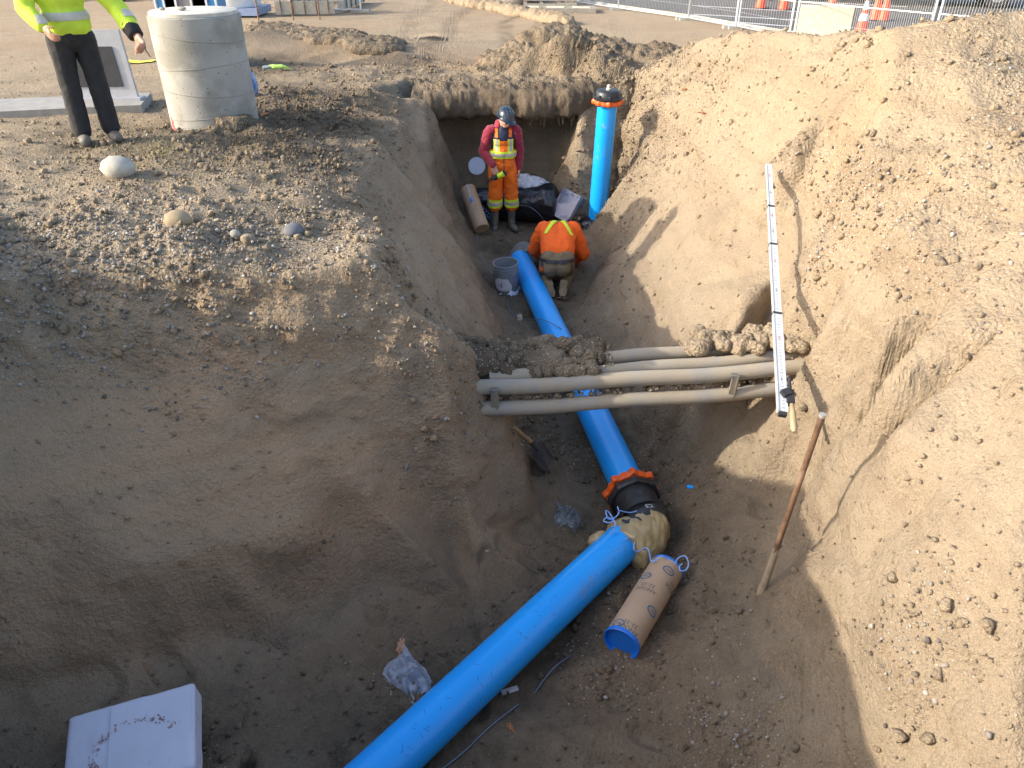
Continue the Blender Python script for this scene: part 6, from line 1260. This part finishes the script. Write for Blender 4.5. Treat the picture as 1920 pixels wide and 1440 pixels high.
# parked vehicles (only their lower parts are in the picture, the rest stands above)
def wheel(parent, c, r, M):
    w_ = MB(); Mw = M @ Matrix.Translation(c) @ Matrix.Rotation(R(90), 4, 'X'); w_.lathe([(r * .62, -.11), (r * .9, -.12), (r, -.08), (r, .08), (r * .9, .12), (r * .62, .11)], 36, Mw, close=True); ty = w_.build('tyre', mat('tyre', (.03, .03, .032), .8, noise=.2), parent, 40)
    w_ = MB(); w_.lathe([(r * .62, -.1), (r * .55, -.1), (r * .5, -.04), (r * .15, -.06), (0, -.06), (0, .06), (r * .62, .1)], 10, Mw); w_.build('rim', mat('alloy', (.4, .4, .42), .35, metal=.8), parent, 30)
def car(px, py, yaw, L, col, label, wr=.36, H=1.5, pickup=False):
    x, y = rd(px, py); o = thing('parked_car', (x, y, ZR + .012), label, 'car', 'vehicles parked beyond the fence'); M = Matrix.Rotation(yaw, 4, 'Z'); m = mat('car_paint', col, .3, noise=.03, coat=.5)
    prof_ = [(-L / 2, .4), (-L / 2 + .05, .32), (-L / 2 + .5, .28), (L / 2 - .5, .28), (L / 2 - .03, .34), (L / 2, .6), (L / 2 - .08, .85), (L / 2 - 1.1, .98), (L / 2 - 1.7, H), (-L / 2 + (2.6 if pickup else 1.0), H + .03), (-L / 2 + (2.3 if pickup else .25), 1.05), (-L / 2, 1.0)]
    mb = MB(); W_ = 1.8
    for s in (0,): mb.prism(prof_, W_, M @ Matrix.Translation((0, W_ / 2, 0)) @ Matrix.Rotation(R(90), 4, 'X'))
    b = mb.build('car_body', m, o, 30); bb_ = b.modifiers.new('b', 'BEVEL'); bb_.width = .06; bb_.segments = 3; bb_.limit_method = 'ANGLE'
    for wx in (-L / 2 + .85, L / 2 - .85):
        for wy in (-W_ / 2 + .06, W_ / 2 - .06): wheel(o, (wx, wy, wr), wr, M)
    gm = mat('car_glass', (.02, .025, .03), .08)
    for wy in (-W_ / 2 - .003, W_ / 2 + .003):
        mb = MB(); mb.prism([(L / 2 - 1.35, 1.0), (L / 2 - 1.75, H - .07), (.1, H - .06), (.1, 1.0)], .006, M @ Matrix.Translation((0, wy, 0)) @ Matrix.Rotation(R(90), 4, 'X')); mb.build('side_window', gm, o, 20)
        mb = MB(); mb.box((-.3, wy, .9), (.2, .03, .03), M); mb.build('door_handle', m, o, 20)
        mb = MB(); mb.box((0, wy, .32), (L - 2.5, .03, .14), M); mb.build('sill', M_INK, o, 20)
    for wy in (-.6, .6): mb = MB(); mb.box((L / 2 - .02, wy, .68), (.08, .35, .16), M); mb.build('headlight', mat('lamp_glass', (.6, .62, .65), .1), o, 20)
    mb = MB(); mb.box((L / 2 + .0, 0, .42), (.08, 1.5, .14), M); mb.build('bumper', M_INK, o, 20)
    return o
car(1745, 8, R(-18), 4.8, (.03, .032, .04), 'dark car parked beyond the right end of the fence')
car(1540, 0, R(-24), 4.6, (.35, .36, .38), 'silver grey car parked on the road behind the cones')
car(1290, -28, R(-20), 4.8, (.04, .045, .05), 'dark vehicle far along the road behind the fence')
# white vertical hoarding slats far right
hd = Vector(at(1520, -12, 1.9)); ho = thing('pale_hoarding', hd, 'cream slatted hoarding behind the silver car', 'hoarding')
M_SLAT = mat("cream_paint", (.6, .57, .45), .7)
for k in range(16): mb = MB(); mb.box((k * .16, k * -.07, .9), (.12, .04, 1.8)); mb.build("slat", M_SLAT, ho, 20)
# pallet and blue sheets at the top middle
pal_c = Vector(at(1032, 16, 1.9)); pal = thing('timber_pallet', pal_c, 'weathered grey timber crate and boards beyond the haul road', 'pallet', rot=(0, 0, R(-4)))
M_TIM = mat('grey_timber', (.27, .24, .2), .85, noise=.2, nscale=14)
for z in (.12, .3, .48, .66): 
    for yy in (-.55, .55): mb = MB(); mb.box((0, yy, z), (1.5, .03, .11)); mb.build('board', M_TIM, pal, 20)
for xx in (-.7, -.25, .25, .7):
    for yy in (-.52, .52): mb = MB(); mb.box((xx, yy + .0, .37), (.1, .04, .74)); mb.build('upright', M_TIM, pal, 20)
mb = MB(); mb.box((0, 0, .06), (1.5, 1.1, .1)); mb.build('deck', M_TIM, pal, 20)
pl2 = Vector(at(1035, 22, 1.9)); pd = thing('timber_sheet', pl2, 'flat grey board lying on the sand before the crate', 'board', rot=(0, 0, R(-3))); mb = MB(); mb.box((0, 0, .06), (2.4, .9, .12)); mb.build('sheet', M_TIM, pd, 20)
for q, l in (((-.6, -.1), ''), ((.1, -.15), ''), ((.8, -.2), '')): mb = MB(); mb.box((q[0], q[1], .135), (.5, .09, .03), rot=(0, 0, R(-12))); mb.build('pale_batten', mat('pale_timber', (.55, .5, .4), .8), pd, 20)
M_TARP = mat('blue_tarp', (.01, .10, .62), .4, noise=.15)
for (px_, py_2, sx, l) in ((990, 8, .5, 'bright blue sheeted bundle left of the timber crate'), (1012, 10, .42, 'bright blue sheeted bundle nearest the timber crate'), (930, 2, .5, 'bright blue sheeted bundle farthest left behind the rock heap')):
    p = Vector(at(px_, py_2, 1.9)); o = thing('blue_bundle', p, l, 'bundle', 'blue sheeted bundles'); mb = MB(); mb.ell((0, 0, .42), (sx, .45, .48), n=20); b_ = fuse('tarp', mb, .03, M_TARP, o, 1); wrinkle(b_, .04, 3.5, int(px_)); mb = MB(); mb.tube([(-sx, 0, .3), (0, -.46, .34), (sx, 0, .3)], .015, 6); mb.build('strap', M_CONEW, o, 50)
def lump(px, py, s, m, label, cat, name, seed):
    p = Vector(at(px, py, 1.92)); me = mesh_np(name, IV2 * np.array(s) * (1 + .22 * fbm(IV2[:, 0] + seed, IV2[:, 1], IV2[:, 2], 1.4, 3, seed))[:, None], IF2, smooth=False); o = link(name, me, m); o.location = (p.x, p.y, 1.92 + s[2] * .6); tag(o, label, cat); return o
lump(971, 14, (.62, .5, .42), mat('brown_rock', (.24, .2, .16), .9, noise=.25, bump=.01, bscale=12), 'brown rock heap left of the blue bundles', 'rock', 'rock', 4)
lump(948, 6, (.3, .3, .35), mat('white_sack', (.55, .52, .46), .8, noise=.15), 'pale sack beside the brown rock', 'sack', 'pale_sack', 6)
# kerb of sand along the track, a low ridge of lumps
rg = random.Random(15); el_ = []
for k in range(46):
    u = k / 45; p = Vector(at(850 + u * 215, 0 + u * 42, 1.95)); el_.append(((p.x + rg.gauss(0, .05), p.y, 1.95), (rg.uniform(.15, .3), rg.uniform(.2, .4), rg.uniform(.06, .16))))
soil_mound('track_windrow', el_, 'low windrow of sandy soil along the right side of the haul road', .1, 41, vox=.045, amp=1.6, gravel=.1)
el_ = []
for k in range(40):
    u = k / 39; p = Vector(at(490 + u * 235, 56 + u * 32 + rg.gauss(0, 4), 2.08)); el_.append(((p.x, p.y, 2.06), (rg.uniform(.25, .5), rg.uniform(.2, .4), rg.uniform(.08, .16))))
soil_mound('furrow_ridge', el_, 'ridge of dark clods thrown up along the furrow at the far left', .6, 43, vox=.03, amp=1.5, rf=.02)
el_ = []
el_ = [((.95, 13.6, 1.95), (1.35, .75, .42)), ((.75, 13.7, 2.0), (.8, .6, .52)), ((1.7, 13.5, 1.95), (.9, .6, .3)), ((.2, 13.5, 1.92), (.8, .6, .25)), ((2.3, 13.3, 2.0), (.5, .5, .25)), ((1.1, 13.2, 2.0), (.5, .4, .3))]
soil_mound('far_mound', el_, 'dark crumbly mound of dug soil on the far rim beyond the riser', .55, 47, vox=.026, amp=2.0, gravel=.2, rf=.03, f0=8)
# far left: tank, cabinets, formwork kerbs, fence, spoil
tk = Vector(at(432, 30, 1.95)); tk.z = 1.95; tnk = thing('water_tank', tk + Vector((0, .6, 0)), 'white round tank on a blue skid behind the concrete ring', 'tank')
M_TANK = mat('tank_white', (.66, .68, .68), .45, noise=.04, dirt=.1)
mb = MB(); mb.lathe([(0, .18), (.62, .18), (.64, .22), (.64, 1.5), (.5, 1.7), (0, 1.75)], 48); mb.build('tank_shell', M_TANK, tnk, 40)
mb = MB(); mb.box((0, 0, .09), (1.45, 1.3, .17)); mb.build('skid', mat('blue_grey_steel', (.2, .26, .4), .5, noise=.1), tnk, 30)
mb = MB(); mb.tube([(-.52, -.5, .2), (-.52, -.5, 1.7)], .035, 12); mb.build('down_pipe', M_GP, tnk, 50)
for z in (.6, 1.1): mb = MB(); mb.lathe([(.642, z), (.652, z + .01), (.652, z + .03), (.642, z + .04)], 48); mb.build('hoop', M_TANK, tnk, 40)
for px_, l, cc2, wd in ((362, 'dark grey steel cabinet beyond the concrete ring', (.16, .155, .16), .62), (326, 'blue drum unit left of the dark cabinet', (.05, .22, .42), .28), (396, 'blue drum unit right of the dark cabinet', (.04, .20, .42), .34)):
    p = Vector(aty(px_, 20, 13.2)); o = thing('cabinet', (p.x, 13.2, 1.95), l, 'cabinet', None); mb = MB(); mb.box((0, 0, .85), (wd, .5, 1.6)); b_ = mb.build('cabinet_body', mat('cab', cc2, .5, noise=.08), o, 30)
    for s in (-1, 1): mb = MB(); mb.box((s * (wd / 2 + .02), -.26, .85), (.03, .03, 1.65)); mb.build('frame_post', M_FEN, o, 30)
    for z in (.4, .9, 1.35): mb = MB(); mb.box((0, -.262, z), (wd + .02, .02, .03)); mb.build('frame_bar', M_FEN, o, 30)
sph = [((Vector(at(265, -12, 2.0)) + Vector((rg.gauss(0, 1.6), rg.gauss(0, .8), 0))), rg.uniform(.1, .3)) for k in range(160)]
sph = [((c.x, c.y, 2.0 + max(0, 1.1 - abs(c.x - sph[0][0].x) * .3) * rg.random()), r) for c, r in sph]
heap('far_spoil', sph, 'heap of reddish brown spoil far behind the ring', 18, .35)
# formwork of the new kerb
def form(p, q, h, label):
    a, b = Vector(at(*p, 1.95)), Vector(at(*q, 1.95)); o = thing('kerb_form', a, label, 'formwork', 'kerb forms at the far left'); d = b - a; s = Vector((-d.y, d.x, 0)).normalized() * .08
    mb = MB(); Lf = d.length; Mx = Matrix.Rotation(math.atan2(d.y, d.x), 4, 'Z'); mb.box((Lf / 2, 0, h / 2), (Lf, .16, h), Mx); mb.build('form_board', mat('pale_form', (.40, .37, .3), .85, noise=.15), o, 20)
    for k in range(5): mb = MB(); mb.tube([Vector(d * ((k + .5) / 5)) - s * 1.3, Vector(d * ((k + .5) / 5)) - s * 1.3 + Vector((0, 0, h + .3))], .015, 6); mb.build('stake', M_RUST, o, 40)
form((518, 27), (628, 25), .3, 'long low pale kerb form before the left fence'); form((545, 14), (640, -3), .2, 'kerb form running back behind the left fence'); form((640, 20), (680, 2), .25, 'short kerb form at the right end of the left fence')
fence(at(480, 8, 1.95), at(552, 24, 1.95), 1.3, 'thin brown rod fence left of the kerb forms', dense=.12, mid_=.6, m=M_RUST, group='low fences at the far left', wr=.004); fence(at(622, 22, 1.95), at(677, 22, 1.95), 1.3, 'white barred barrier standing over the kerb forms', dense=.14, mid_=.65, group='low fences at the far left', wr=.009)
for px_ in (549, 599, 484):
    p = Vector(at(px_, 31, 2.0)); o = MB(); o.tube([(0, 0, -.1), (0, 0, .9)], .018, 8); q = o.build('steel_stake', M_RUST, None, 50, label={549: 'rusty stake left of centre before the kerb form', 599: 'tall rusty stake right of centre before the kerb form', 484: 'stake standing at the left end of the kerb forms'}[px_], cat='stake', group='stakes at the kerb forms'); q.location = p
